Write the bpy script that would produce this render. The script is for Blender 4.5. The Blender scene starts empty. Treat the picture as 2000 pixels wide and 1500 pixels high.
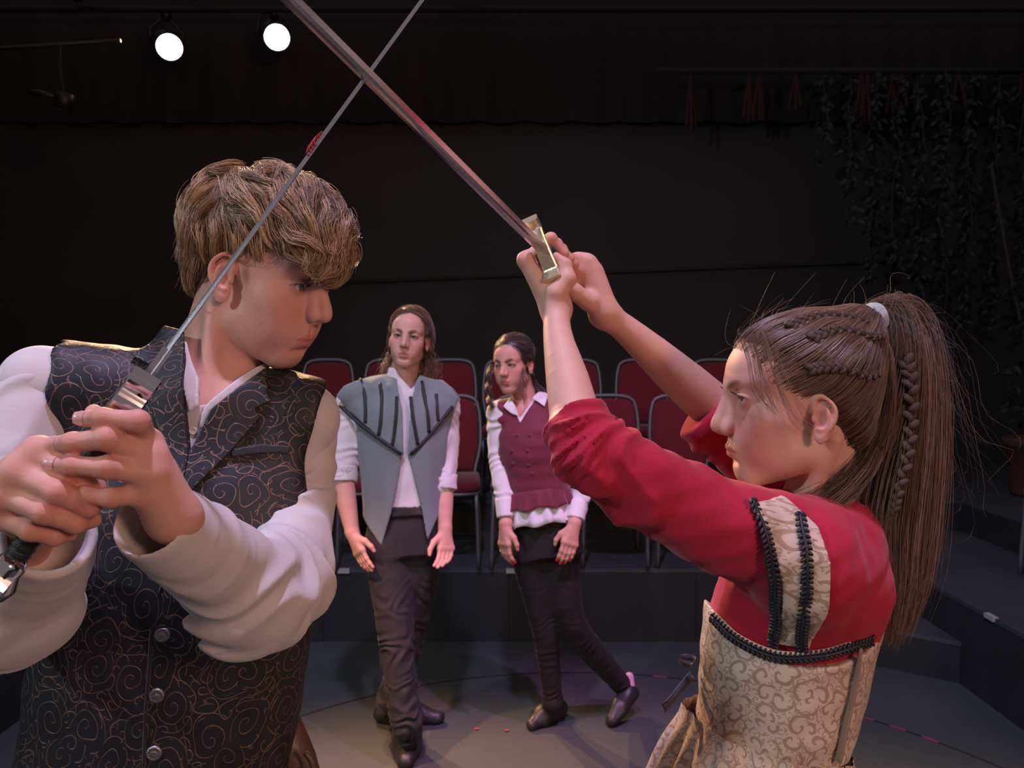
import bpy, math, random
import numpy as np
from mathutils import Vector, Matrix

# ------------------------------------------------------------------ camera, world, lights, exposure
SC = bpy.context.scene
COL = SC.collection
FPX = 1500.0                       # focal length in pixels of the 2000x1500 frame
CAM_LOC = np.array([0.0, 0.0, 1.60])
PITCH = math.atan(60.0 / FPX)      # camera tipped slightly down: horizon at row 690
cam_data = bpy.data.cameras.new('camera')
cam_data.sensor_fit = 'HORIZONTAL'
cam_data.sensor_width = 36.0
cam_data.lens = 36.0 * FPX / 2000.0
cam_data.clip_start = 0.02
cam_data.dof.use_dof = True
cam_data.dof.focus_distance = 0.86
cam_data.dof.aperture_fstop = 12.0
cam = bpy.data.objects.new('camera', cam_data)
COL.objects.link(cam)
cam.location = CAM_LOC
cam.rotation_euler = (math.pi / 2 - PITCH, 0, 0)
SC.camera = cam

world = bpy.data.worlds.new('stage_dark')
SC.world = world
world.use_nodes = True
world.node_tree.nodes['Background'].inputs[0].default_value = (0.62, 0.52, 0.56, 1)
world.node_tree.nodes['Background'].inputs[1].default_value = 0.30

def spot(name, loc, target, color, power, angle=60, blend=0.5, size=0.12):
    l = bpy.data.lights.new(name, 'SPOT')
    l.color = color; l.energy = power; l.spot_size = math.radians(angle)
    l.spot_blend = blend; l.shadow_soft_size = size
    o = bpy.data.objects.new(name, l); COL.objects.link(o)
    o.location = loc
    o.rotation_euler = (Vector(target) - Vector(loc)).to_track_quat('-Z', 'Y').to_euler()
    return o

spot('warm_back_spot', (-2.70, 6.15, 4.02), (0.1, 1.4, 1.3), (1.0, 0.58, 0.28), 900, 50, .4, .08)
spot('warm_back_spot', (-1.85, 6.15, 4.10), (0.3, 1.4, 1.3), (1.0, 0.58, 0.28), 800, 50, .4, .08)
spot('lavender_top_spot', (-0.25, 0.5, 5.2), (0.0, 1.9, 1.2), (0.72, 0.60, 1.0), 560, 85, .6, .12)
spot('salmon_front_spot', (3.0, -2.6, 2.8), (-0.1, 2.0, 1.2), (1.0, 0.55, 0.40), 350, 70, .6, .50)
spot('cool_front_spot', (-4.2, -1.4, 4.0), (0.1, 2.6, 1.0), (0.78, 0.91, 1.0), 370, 70, .6, .15)
spot('magenta_floor_spot', (1.2, 1.4, 5.2), (0.10, 2.75, 0.0), (0.72, 0.26, 0.72), 800, 28, .7, .06)
spot('amber_floor_spot', (-2.3, 1.0, 4.8), (-0.50, 2.45, 0.0), (1.0, 0.40, 0.15), 1500, 24, .7, .06)

SC.view_settings.view_transform = 'Standard'
SC.view_settings.look = 'None'
SC.view_settings.exposure = 0.0
SC.view_settings.gamma = 1.0
SC.view_settings.use_curve_mapping = False
SC.cycles.use_denoising = True
# ------------------------------------------------------------------ geometry toolkit
_cp, _sp = math.cos(PITCH), math.sin(PITCH)
CAM_R = np.array([[1, 0, 0], [0, _cp, _sp], [0, -_sp, _cp]])   # columns: right, forward, up
def P(px, py, depth):
    """world point at a depth (m along the lens axis) seen at frame pixel px, py"""
    v = np.array([(px - 1000.0) / FPX * depth, depth, (750.0 - py) / FPX * depth])
    return CAM_LOC + CAM_R @ v
def PL(*pts):
    return [P(*q) for q in pts]
def on_z(px, py, z=0.0):
    d = CAM_R @ np.array([(px - 1000.0) / FPX, 1.0, (750.0 - py) / FPX])
    return CAM_LOC + d * ((z - CAM_LOC[2]) / d[2])
def proj(p):
    v = CAM_R.T @ (np.asarray(p, float) - CAM_LOC)
    return (1000 + FPX * v[0] / v[1], 750 - FPX * v[2] / v[1], v[1])
def unit(v):
    v = np.asarray(v, float); return v / (np.linalg.norm(v) + 1e-12)
def A(*v):
    return np.array(v, float)

class Frame:
    """orthonormal frame: columns of R are the local x, y, z axes in the world"""
    def __init__(s, o, R, scale=1.0):
        s.o = np.asarray(o, float); s.R = np.asarray(R, float); s.k = scale
    def w(s, p):
        return s.o + (np.asarray(p, float) * s.k) @ s.R.T
    def inv(s, p):
        t = p.dtype if p.dtype == np.float32 else float
        return ((p - s.o.astype(t)) @ s.R.astype(t)) / s.k
def axes(y, z):
    """R with local y along y, z as close to z as it goes"""
    y = unit(y); x = unit(np.cross(y, z)); z = np.cross(x, y)
    return np.column_stack([x, y, z])
def rot(axis, deg):
    return np.array(Matrix.Rotation(math.radians(deg), 3, axis))

# --- signed distance primitives: (function, centre, radius)
def f4(x): return np.asarray(x, np.float32)
def ball(c, r):
    c = f4(c)
    return (lambda p: np.sqrt(((p - c) ** 2).sum(1)) - r, c, r)
def ell(c, r, R=None):
    c = f4(c); r = f4(r); R = None if R is None else f4(R)
    def f(p):
        q = p - c
        if R is not None: q = q @ R
        a = q / r
        k0 = np.sqrt((a * a).sum(1)); b = a / r
        k1 = np.sqrt((b * b).sum(1)) + 1e-9
        return np.where(k0 < 1e-4, -r.min(), k0 * (k0 - 1) / k1)
    return (f, c, float(r.max()))
def cap(a, b, ra, rb=None):
    a = f4(a); b = f4(b); rb = float(ra if rb is None else rb); ra = float(ra)
    ba = b - a; L2 = float(ba @ ba) + 1e-12
    def f(p):
        q = p - a
        h = np.clip(q @ ba / L2, 0, 1)
        return np.sqrt(((q - h[:, None] * ba) ** 2).sum(1)) - (ra + (rb - ra) * h)
    return (f, (a + b) / 2, math.sqrt(L2) / 2 + max(ra, rb))
def box(c, half, R=None, rnd=0.0):
    c = f4(c); half = f4(half); R = None if R is None else f4(R)
    def f(p):
        q = p - c
        if R is not None: q = q @ R
        q = np.abs(q) - (half - rnd)
        return np.sqrt((np.maximum(q, 0) ** 2).sum(1)) + np.minimum(q.max(1), 0) - rnd
    return (f, c, float(np.linalg.norm(half)))
def plane(o, n):
    o = f4(o); n = f4(unit(n))
    return (lambda p: (p - o) @ n, o, 1e9)
def resample(pts, n):
    """Catmull-Rom through pts (any width), n samples"""
    P_ = np.asarray(pts, float); m = len(P_)
    Q = np.vstack([2 * P_[0] - P_[1], P_, 2 * P_[-1] - P_[-2]])
    t = np.linspace(0, m - 1, n); i = np.clip(t.astype(int), 0, m - 2); u = (t - i)[:, None]
    p0, p1, p2, p3 = Q[i], Q[i + 1], Q[i + 2], Q[i + 3]
    return 0.5 * (2 * p1 + (p2 - p0) * u + (2 * p0 - 5 * p1 + 4 * p2 - p3) * u * u + (3 * p1 - p0 - 3 * p2 + p3) * u ** 3)
def tube(pts, rad, n=None):
    """swept tube through pts with radii rad"""
    pts = np.asarray(pts, float); rad = np.asarray(rad, float) * np.ones(len(pts))
    X = np.column_stack([pts, rad])
    if n: X = resample(X, n)
    segs = [cap(X[i, :3], X[i + 1, :3], X[i, 3], X[i + 1, 3]) for i in range(len(X) - 1)]
    c = (X[:, :3].max(0) + X[:, :3].min(0)) / 2
    r = float((np.linalg.norm(X[:, :3] - c, axis=1) + X[:, 3]).max())
    def f(p):
        d = np.full(len(p), 1e3, p.dtype)
        for s in segs: d = np.minimum(d, s[0](p))
        return d
    return (f, c, r)
def loft(fr, rows, n=2.0):
    """vertical body in frame fr: rows (z, half width, half depth, cx, cy); capped at both ends"""
    T = np.asarray(rows, float); T = resample(T, 4 * len(T)); o = np.argsort(T[:, 0]); T = T[o]
    c = fr.w([T[:, 3].mean(), T[:, 4].mean(), (T[0, 0] + T[-1, 0]) / 2])
    r = (T[-1, 0] - T[0, 0]) / 2 + T[:, 1].max() + .05
    def f(p):
        q = fr.inv(p); z = np.clip(q[:, 2], T[0, 0], T[-1, 0])
        I_ = lambda k: np.interp(z, T[:, 0], T[:, k]).astype(p.dtype)
        a = I_(1); b = I_(2)
        x = np.abs(q[:, 0] - I_(3)); y = np.abs(q[:, 1] - I_(4))
        x = np.maximum(x, 1e-5); y = np.maximum(y, 1e-5)
        k0 = ((x / a) ** n + (y / b) ** n) ** (1 / n)
        k1 = np.sqrt((x / a ** 2) ** 2 + (y / b ** 2) ** 2) / np.sqrt((x / a) ** 2 + (y / b) ** 2)
        d = (k0 - 1) / np.maximum(k1, 1e-6)
        e = np.maximum(T[0, 0] - q[:, 2], q[:, 2] - T[-1, 0])
        return np.where(e > 0, np.sqrt(np.maximum(d, 0) ** 2 + e ** 2), np.maximum(d, e))
    return (f, c, r)
def smin(a, b, k):
    if k <= 0: return np.minimum(a, b)
    h = np.maximum(k - np.abs(a - b), 0) / k
    return np.minimum(a, b) - h * h * k * 0.25
_MARGIN = [.05]
class SDF:
    def __init__(s): s.ops = []
    def u(s, prim, k=0.0): s.ops.append(('u', prim, k)); return s
    def s(s, prim, k=0.0): s.ops.append(('s', prim, k)); return s
    def i(s, prim, k=0.0): s.ops.append(('i', prim, k)); return s
    def d(s, fn): s.ops.append(('d', fn, 0)); return s
    def prim(s, fr=None, mirror=False, infl=0.0):
        c, r = s.bound()
        def f(p):
            q = fr.inv(p) if fr else p
            if mirror: q = np.column_stack([np.abs(q[:, 0]), q[:, 1:]])
            return s.ev(q, _MARGIN[0] + .004 + abs(infl)) * (fr.k if fr else 1) - infl
        if mirror: r += abs(c[0]); c = c * A(0, 1, 1)
        return (f, fr.w(c) if fr else c, r * (fr.k if fr else 1) + infl)
    def bound(s):
        lo = np.full(3, 1e9); hi = -lo
        for op, pr, k in s.ops:
            if op == 'u': lo = np.minimum(lo, pr[1] - pr[2]); hi = np.maximum(hi, pr[1] + pr[2])
        return (lo + hi) / 2, float(np.linalg.norm(hi - lo) / 2)
    def box(s):
        lo = np.full(3, 1e9); hi = -lo
        for op, pr, k in s.ops:
            if op == 'u': lo = np.minimum(lo, pr[1] - pr[2]); hi = np.maximum(hi, pr[1] + pr[2])
        return lo, hi
    def ev(s, p, margin):
        d = np.full(len(p), 1.0, p.dtype)
        for op, pr, k in s.ops:
            if op == 'd': d = d + pr(p, d); continue
            if op == 'i': d = -smin(-d, -pr[0](p), k); continue
            m = ((p - pr[1]) ** 2).sum(1) < (pr[2] + (margin + k) * 1.7 + .003) ** 2
            if not m.any(): continue
            v = pr[0](p[m])
            d[m] = smin(d[m], v, k) if op == 'u' else -smin(-d[m], v, k)
        return d

def surface(sdf, h, lo=None, hi=None, B=8):
    """surface-nets mesh of an SDF on a sparse grid of cell size h"""
    l0, h0 = sdf.box()
    lo = l0 - 3 * h if lo is None else np.maximum(lo, l0 - 3 * h)
    hi = h0 + 3 * h if hi is None else np.minimum(hi, h0 + 3 * h)
    nb = np.ceil((hi - lo) / (B * h)).astype(int)
    g = np.stack(np.meshgrid(*[np.arange(n) for n in nb], indexing='ij'), -1).reshape(-1, 3)
    cen = f4(lo + (g + .5) * B * h)
    diag = B * h * .87
    _MARGIN[0] = diag * 1.6 + .02
    keep = np.abs(sdf.ev(cen, _MARGIN[0])) < diag * 1.2 + .003
    _MARGIN[0] = 4 * h + .002
    g = g[keep]
    loc = np.stack(np.meshgrid(*[np.arange(B + 1)] * 3, indexing='ij'), -1).reshape(-1, 3)
    V = np.empty((len(g), (B + 1) ** 3), np.float32)
    step = 60
    for i in range(0, len(g), step):
        gg = g[i:i + step]
        pts = f4(lo + (gg[:, None, :] * B + loc[None]).reshape(-1, 3) * h)
        V[i:i + step] = sdf.ev(pts, _MARGIN[0]).reshape(len(gg), -1)
    V = V.reshape(-1, B + 1, B + 1, B + 1)
    ins = V < 0
    N = (nb * B + 2).astype(np.int64)
    cs = [(a, b, c) for a in (0, 1) for b in (0, 1) for c in (0, 1)]
    sl = lambda X, o: X[:, o[0]:B + o[0], o[1]:B + o[1], o[2]:B + o[2]]
    cnt = sum(sl(ins, o).astype(np.int8) for o in cs)
    bi, x, y, z = np.nonzero((cnt > 0) & (cnt < 8))
    base = np.column_stack([x, y, z])
    cell = g[bi] * B + base
    acc = np.zeros((len(bi), 3)); wt = np.zeros(len(bi))
    cv = {o: V[bi, x + o[0], y + o[1], z + o[2]] for o in cs}
    for o in cs:
        for ax in range(3):
            if o[ax]: continue
            o2 = list(o); o2[ax] = 1; o2 = tuple(o2)
            a, b = cv[o], cv[o2]; m = (a < 0) != (b < 0)
            t = a[m] / (a[m] - b[m])
            q = np.tile(np.array(o, float), (m.sum(), 1)); q[:, ax] = t
            acc[m] += q; wt[m] += 1
    verts = lo + (cell + acc / wt[:, None]) * h
    key = lambda c: (c[..., 0].astype(np.int64) * N[1] + c[..., 1]) * N[2] + c[..., 2]
    kid = key(cell); order = np.argsort(kid); ks = kid[order]
    faces = []
    for ax in range(3):
        o2 = [0, 0, 0]; o2[ax] = 1
        a = cv[(0, 0, 0)]; b = cv[tuple(o2)]
        m = (a < 0) != (b < 0)
        c0 = cell[m]; flip = (a[m] >= 0)
        u_, v_ = (ax + 1) % 3, (ax + 2) % 3
        du = np.zeros(3, int); du[u_] = 1; dv = np.zeros(3, int); dv[v_] = 1
        quad = np.stack([key(c0), key(c0 - du), key(c0 - du - dv), key(c0 - dv)], 1)
        ix = np.searchsorted(ks, quad); ix = np.clip(ix, 0, len(ks) - 1)
        ok = (ks[ix] == quad).all(1)
        q = order[ix][ok]; fl = flip[ok]
        q[fl] = q[fl][:, ::-1]
        faces.append(q)
    return verts, np.vstack(faces)

def smoothstep(a, b, x):
    t = np.clip((x - a) / (b - a), 0, 1); return t * t * (3 - 2 * t)
_rng = np.random.RandomState(5)
_ND = _rng.normal(size=(24, 3)); _ND /= np.linalg.norm(_ND, axis=1)[:, None]; _ND4 = _ND.astype(np.float32); _NP = _rng.rand(24) * 6.28; _NF = .6 + _rng.rand(24) * .9
def noise(p, freq, n=8, seed=0):
    """smooth band-limited noise, about -1..1"""
    s = 0; D_ = _ND4 if p.dtype == np.float32 else _ND
    for i in range(n):
        j = (i + seed * 5) % 24
        s = s + np.sin((p @ D_[j]) * float(freq * _NF[(j * 7) % 24] * 6.28) + float(_NP[j] + seed))
    return s / math.sqrt(n) * .8

# --- mesh objects
def mesh_obj(name, verts, faces, mat=None, parent=None, smooth=True, cols=None, vecs=None):
    """faces: (n,3) or (n,4) array, or list of tuples; verts in world space"""
    me = bpy.data.meshes.new(name)
    verts = np.asarray(verts, float)
    o = bpy.data.objects.new(name, me); COL.objects.link(o)
    if parent is not None:
        o.parent = parent
        base = np.zeros(3); q = parent
        while q is not None: base = base + np.array(q.location); q = q.parent
        verts = verts - base
    if isinstance(faces, np.ndarray):
        k = faces.shape[1]
        me.vertices.add(len(verts)); me.vertices.foreach_set('co', verts.astype(np.float32).ravel())
        me.loops.add(faces.size); me.loops.foreach_set('vertex_index', faces.astype(np.int32).ravel())
        me.polygons.add(len(faces)); me.polygons.foreach_set('loop_start', np.arange(0, faces.size, k, dtype=np.int32))
        me.update(calc_edges=True)
    else:
        me.from_pydata([tuple(v) for v in verts], [], [tuple(int(i) for i in f) for f in faces]); me.update()
    if smooth: me.shade_smooth()
    if cols is not None:
        at = me.attributes.new('col', 'FLOAT_COLOR', 'POINT')
        c = np.ones((len(verts), 4), np.float32); c[:, :3] = cols
        at.data.foreach_set('color', c.ravel())
    if vecs is not None:
        at = me.attributes.new('pat', 'FLOAT_VECTOR', 'POINT')
        at.data.foreach_set('vector', np.asarray(vecs, np.float32).ravel())
    if mat is not None: me.materials.append(mat)
    return o
def join(*ms):
    V = []; F = []; n = 0
    for v, f in ms:
        V.append(v); F.append(np.asarray(f) + n); n += len(v)
    return np.vstack(V), np.vstack(F)
def box_mesh(c, half, R=None, bev=0.0):
    """box, optionally with chamfered edges; quads"""
    c = np.asarray(c, float); h = np.asarray(half, float)
    if bev <= 0:
        v = np.array([[x, y, z] for x in (-1, 1) for y in (-1, 1) for z in (-1, 1)], float) * h
        f = np.array([[0, 1, 3, 2], [4, 6, 7, 5], [0, 4, 5, 1], [2, 3, 7, 6], [0, 2, 6, 4], [1, 5, 7, 3]])
    else:
        import bmesh
        bm = bmesh.new(); bmesh.ops.create_cube(bm, size=2)
        for q in bm.verts: q.co = Vector((q.co.x * h[0], q.co.y * h[1], q.co.z * h[2]))
        bmesh.ops.bevel(bm, geom=bm.edges[:], offset=bev, segments=2, profile=.5, affect='EDGES')
        v = np.array([q.co[:] for q in bm.verts]); bm.verts.index_update()
        f = []
        for q in bm.faces:
            ids = [w.index for w in q.verts]
            if len(ids) == 3: f.append(ids + [ids[2]])
            else: f.append(ids[:4])
        bm.free(); f = np.array(f)
        f = f
    if R is not None: v = v @ np.asarray(R).T
    return v + c, f
def quads_clean(f):
    return [tuple(dict.fromkeys(q)) for q in np.asarray(f).tolist()]
def sweep(pts, rad, n=8, flat=None, up=None, closed_ends=True, prof=None):
    """tube mesh along pts; rad per point; flat=(a,b) scales the section; up fixes the section's second axis"""
    pts = np.asarray(pts, float); m = len(pts); rad = np.asarray(rad, float) * np.ones(m)
    tan = np.gradient(pts, axis=0); tan /= np.linalg.norm(tan, axis=1)[:, None] + 1e-12
    if prof is None:
        a = np.arange(n) / n * 2 * math.pi; prof = np.column_stack([np.cos(a), np.sin(a)])
    else: prof = np.asarray(prof, float); n = len(prof)
    if flat is not None: prof = prof * np.array(flat)
    ref = np.asarray(up, float) if up is not None else (A(0, 0, 1) if abs(tan[0, 2]) < .9 else A(1, 0, 0))
    V = []
    for i in range(m):
        s = unit(np.cross(tan[i], ref)); u = np.cross(s, tan[i])
        if up is None: ref = u
        V.append(pts[i] + rad[i] * (prof[:, :1] * s + prof[:, 1:] * u))
    V = np.vstack(V)
    F = []
    for i in range(m - 1):
        for j in range(n):
            k = (j + 1) % n
            F.append((i * n + j, i * n + k, (i + 1) * n + k, (i + 1) * n + j))
    if closed_ends:
        F.append(tuple(range(n - 1, -1, -1))); F.append(tuple(range((m - 1) * n, m * n)))
    return V, F
def lathe(prof, n=20, R=None, o=(0, 0, 0)):
    """(r, z) profile revolved about local z"""
    V = []; F = []
    for r, z in prof:
        for j in range(n):
            a = 2 * math.pi * j / n; V.append((r * math.cos(a), r * math.sin(a), z))
    m = len(prof)
    for i in range(m - 1):
        for j in range(n):
            k = (j + 1) % n; F.append((i * n + j, i * n + k, (i + 1) * n + k, (i + 1) * n + j))
    F.append(tuple(range(n - 1, -1, -1))); F.append(tuple(range((m - 1) * n, m * n)))
    V = np.array(V)
    if R is not None: V = V @ np.asarray(R).T
    return V + np.asarray(o, float), F
def jlist(*ms):
    V = []; F = []; n = 0
    for v, f in ms:
        V.append(np.asarray(v, float)); F += [tuple(int(i) + n for i in q) for q in f]; n += len(v)
    return np.vstack(V), F
def strands_mesh(curves, width, taper=.35):
    """curves (N, m, 3) -> three-sided hair strands as one triangle-strip mesh; returns verts, quads"""
    C = np.asarray(curves, float); N, m, _ = C.shape
    w = np.asarray(width, float) * np.ones(N)
    tan = np.gradient(C, axis=1); tan /= np.linalg.norm(tan, axis=2)[..., None] + 1e-12
    ref = np.zeros_like(tan); ref[..., 0] = .37; ref[..., 1] = -.55; ref[..., 2] = .75
    s = np.cross(tan, ref); s /= np.linalg.norm(s, axis=2)[..., None] + 1e-9
    u = np.cross(s, tan)
    tp = np.interp(np.linspace(0, 1, m), [0, .15, .7, 1], [.8, 1, .85, taper])
    V = np.empty((N, m, 3, 3))
    for j in range(3):
        a = 2 * math.pi * j / 3
        V[:, :, j] = C + (w[:, None] * tp[None])[..., None] * (math.cos(a) * s + math.sin(a) * u)
    idx = np.arange(N * m * 3).reshape(N, m, 3)
    F = []
    for j in range(3):
        k = (j + 1) % 3
        F.append(np.stack([idx[:, :-1, j], idx[:, :-1, k], idx[:, 1:, k], idx[:, 1:, j]], -1).reshape(-1, 4))
    return V.reshape(-1, 3), np.vstack(F)

def root(name, loc, label, cat, group=None, kind=None):
    o = bpy.data.objects.new(name, None); COL.objects.link(o)
    o.location = tuple(float(q) for q in loc); o.empty_display_size = .05
    tag(o, label, cat, group, kind); return o
def tag(o, label=None, cat=None, group=None, kind=None):
    if label: o['label'] = label
    if cat: o['category'] = cat
    if group: o['group'] = group
    if kind: o['kind'] = kind
    return o
def copy_tree(o, parent=None, loc=None):
    c = o.copy(); COL.objects.link(c); c.parent = parent
    if loc is not None: c.location = loc
    for ch in list(o.children): copy_tree(ch, c)
    return c

# --- materials
def material(name):
    m = bpy.data.materials.new(name); m.use_nodes = True
    nt = m.node_tree; b = nt.nodes['Principled BSDF']
    return m, nt, b
def N(nt, kind, **kw):
    n = nt.nodes.new(kind)
    for k, v in kw.items():
        if k.startswith('i_'):
            key = k[2:]; n.inputs[int(key) if key.isdigit() else key].default_value = v
        else: setattr(n, k, v)
    return n
def mth(nt, op, a, b=None, c=None):
    n = nt.nodes.new('ShaderNodeMath'); n.operation = op
    for i, v in enumerate((a, b, c)):
        if v is None: continue
        if isinstance(v, (int, float)): n.inputs[i].default_value = v
        else: nt.links.new(v, n.inputs[i])
    return n.outputs[0]
def mix(nt, fac, a, b):
    n = nt.nodes.new('ShaderNodeMix'); n.data_type = 'RGBA'
    for sock, v in ((n.inputs[0], fac), (n.inputs[6], a), (n.inputs[7], b)):
        if isinstance(v, (int, float)): sock.default_value = v
        elif isinstance(v, tuple): sock.default_value = (*v, 1) if len(v) == 3 else v
        else: nt.links.new(v, sock)
    return n.outputs[2]
def simple(name, color, rough=.6, metal=0.0, var=.12, scale=18.0, bump=0.0, bscale=200.0, sheen=0.0, spec=.5):
    m, nt, b = material(name)
    tc = N(nt, 'ShaderNodeTexCoord'); nz = N(nt, 'ShaderNodeTexNoise', i_Scale=scale, i_Detail=4.0)
    nt.links.new(tc.outputs['Object'], nz.inputs['Vector'])
    lo = tuple(c * (1 - var) for c in color); hi = tuple(min(1, c * (1 + var)) for c in color)
    nt.links.new(mix(nt, nz.outputs['Fac'], lo, hi), b.inputs['Base Color'])
    b.inputs['Roughness'].default_value = rough; b.inputs['Metallic'].default_value = metal
    b.inputs['Specular IOR Level'].default_value = spec
    if sheen: b.inputs['Sheen Weight'].default_value = sheen
    if bump:
        bz = N(nt, 'ShaderNodeTexNoise', i_Scale=bscale, i_Detail=3.0)
        nt.links.new(tc.outputs['Object'], bz.inputs['Vector'])
        bn = N(nt, 'ShaderNodeBump', i_Strength=bump, i_Distance=.002)
        nt.links.new(bz.outputs['Fac'], bn.inputs['Height']); nt.links.new(bn.outputs[0], b.inputs['Normal'])
    return m
def skin_material(name):
    m, nt, b = material(name)
    at = N(nt, 'ShaderNodeAttribute', attribute_name='col')
    tc = N(nt, 'ShaderNodeTexCoord')
    n1 = N(nt, 'ShaderNodeTexNoise', i_Scale=55.0, i_Detail=5.0); n2 = N(nt, 'ShaderNodeTexNoise', i_Scale=420.0, i_Detail=3.0)
    nt.links.new(tc.outputs['Object'], n1.inputs['Vector']); nt.links.new(tc.outputs['Object'], n2.inputs['Vector'])
    f = mth(nt, 'MULTIPLY', n1.outputs['Fac'], .34)
    red = mix(nt, f, at.outputs['Color'], (.52, .17, .13))
    nt.links.new(red, b.inputs['Base Color'])
    b.inputs['Roughness'].default_value = .55; b.inputs['Specular IOR Level'].default_value = .30
    b.inputs['Subsurface Weight'].default_value = .12; b.inputs['Subsurface Radius'].default_value = (1.0, .35, .2)
    b.inputs['Subsurface Scale'].default_value = .006
    bn = N(nt, 'ShaderNodeBump', i_Strength=.16, i_Distance=.0012)
    nt.links.new(n2.outputs['Fac'], bn.inputs['Height']); nt.links.new(bn.outputs[0], b.inputs['Normal'])
    return m
def hair_material(name, rough=.36):
    m, nt, b = material(name)
    at = N(nt, 'ShaderNodeAttribute', attribute_name='col')
    nt.links.new(at.outputs['Color'], b.inputs['Base Color'])
    b.inputs['Roughness'].default_value = rough; b.inputs['Specular IOR Level'].default_value = .5
    b.inputs['Sheen Weight'].default_value = .15
    return m
def cloth(name, color, rough=.8, weave=900.0, sheen=.25, var=.08, bump=.25, wscale=14.0, spec=.25):
    """woven cloth: fine thread bump and soft tonal variation"""
    m, nt, b = material(name)
    tc = N(nt, 'ShaderNodeTexCoord')
    n1 = N(nt, 'ShaderNodeTexNoise', i_Scale=wscale, i_Detail=5.0); nt.links.new(tc.outputs['Object'], n1.inputs['Vector'])
    n2 = N(nt, 'ShaderNodeTexNoise', i_Scale=weave, i_Detail=2.0); nt.links.new(tc.outputs['Object'], n2.inputs['Vector'])
    lo = tuple(c * (1 - var) for c in color); hi = tuple(min(1, c * (1 + var)) for c in color)
    c1 = mix(nt, n1.outputs['Fac'], lo, hi)
    f = mth(nt, 'MULTIPLY', n2.outputs['Fac'], .25)
    nt.links.new(mix(nt, f, c1, tuple(c * .72 for c in color)), b.inputs['Base Color'])
    b.inputs['Roughness'].default_value = rough; b.inputs['Sheen Weight'].default_value = sheen
    b.inputs['Specular IOR Level'].default_value = spec
    bn = N(nt, 'ShaderNodeBump', i_Strength=bump, i_Distance=.0015)
    hh = mth(nt, 'ADD', mth(nt, 'MULTIPLY', n2.outputs['Fac'], .5), mth(nt, 'MULTIPLY', n1.outputs['Fac'], .5))
    nt.links.new(hh, bn.inputs['Height']); nt.links.new(bn.outputs[0], b.inputs['Normal'])
    return m
# ------------------------------------------------------------------ the black-box stage
M_FLOOR, nt, b = material('painted_stage_floor')
tc = N(nt, 'ShaderNodeTexCoord'); n1 = N(nt, 'ShaderNodeTexNoise', i_Scale=2.2, i_Detail=8.0, i_Roughness=.65); n2 = N(nt, 'ShaderNodeTexNoise', i_Scale=60.0, i_Detail=4.0)
nt.links.new(tc.outputs['Object'], n1.inputs['Vector']); nt.links.new(tc.outputs['Object'], n2.inputs['Vector'])
c_ = mix(nt, n1.outputs['Fac'], (.032, .040, .043), (.068, .079, .082)); c_ = mix(nt, mth(nt, 'MULTIPLY', n2.outputs['Fac'], .35), c_, (.035, .042, .045))
nt.links.new(c_, b.inputs['Base Color']); b.inputs['Roughness'].default_value = .62; b.inputs['Specular IOR Level'].default_value = .3
bn = N(nt, 'ShaderNodeBump', i_Strength=.12, i_Distance=.003); nt.links.new(n2.outputs['Fac'], bn.inputs['Height']); nt.links.new(bn.outputs[0], b.inputs['Normal'])
M_PLAT = simple('black_platform_paint', (.020, .023, .026), .5, 0, .35, 5.0, .15, 90.0, spec=.3)
M_DECK = simple('black_platform_deck', (.046, .050, .056), .45, 0, .4, 3.0, .15, 70.0, spec=.35)
M_WALL = simple('black_wall', (.024, .0195, .0205), .85, 0, .3, 1.4, .1, 60.0)
M_DRAPE = simple('black_drape', (.020, .0155, .0155), .95, 0, .3, 2.0)
M_CEIL = simple('dark_grid', (.020, .017, .016), .8, 0, .3, 3.0)
M_BLACKMETAL = simple('black_metal', (.025, .024, .024), .4, .4, .3, 20.0)
M_PIPE = simple('dull_pipe', (.035, .029, .022), .45, .6, .3, 8.0)
M_SEAM = simple('floor_seam', (.008, .009, .010), .8)
M_PINK = simple('pink_tape', (.30, .035, .09), .7)
M_PALE = simple('pale_tape', (.32, .32, .33), .6)

def slab(name, c, half, mat, parent=None, bev=.0, kind='structure'):
    v, f = box_mesh(c, half, bev=bev)
    o = mesh_obj(name, v, quads_clean(f), mat, parent, smooth=False)
    if kind and parent is None: o['kind'] = kind
    return o
def prism(name, poly, z0, z1, mat, parent=None):
    n = len(poly); V = [(x, y, z) for z in (z0, z1) for x, y in poly]
    F = [tuple(range(n - 1, -1, -1)), tuple(range(n, 2 * n))] + [(i, (i + 1) % n, n + (i + 1) % n, n + i) for i in range(n)]
    return mesh_obj(name, np.array(V, float), F, mat, parent, smooth=False)
floor = slab('floor', (0, 2.0, -.05), (7, 6.0, .05), M_FLOOR)
# seam of the revolve in the floor with scraps of pink spike tape left in it
cx, cy, cr = .30, 1.92, 1.87
def arc_strip(a0, a1, w, z, n):
    V = []; F = []
    for i in range(n + 1):
        a = a0 + (a1 - a0) * i / n
        for r in (cr - w, cr + w): V.append((cx + r * math.cos(a), cy + r * math.sin(a), z)); 
        for r in (cr + w, cr - w): V.append((cx + r * math.cos(a), cy + r * math.sin(a), z - .003))
    for i in range(n):
        k = i * 4; F += [(k, k + 1, k + 5, k + 4), (k + 1, k + 2, k + 6, k + 5), (k + 3, k, k + 4, k + 7)]
    return np.array(V), F
mesh_obj('floor_seam', *arc_strip(0, 2 * math.pi, .006, .0015, 160), M_SEAM, floor, smooth=False)
for a0 in (1.98, .68, .75, .82, 1.32):
    mesh_obj('tape_scrap', *arc_strip(a0, a0 + .035, .005, .0022, 4), M_PINK, floor, smooth=False)

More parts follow.
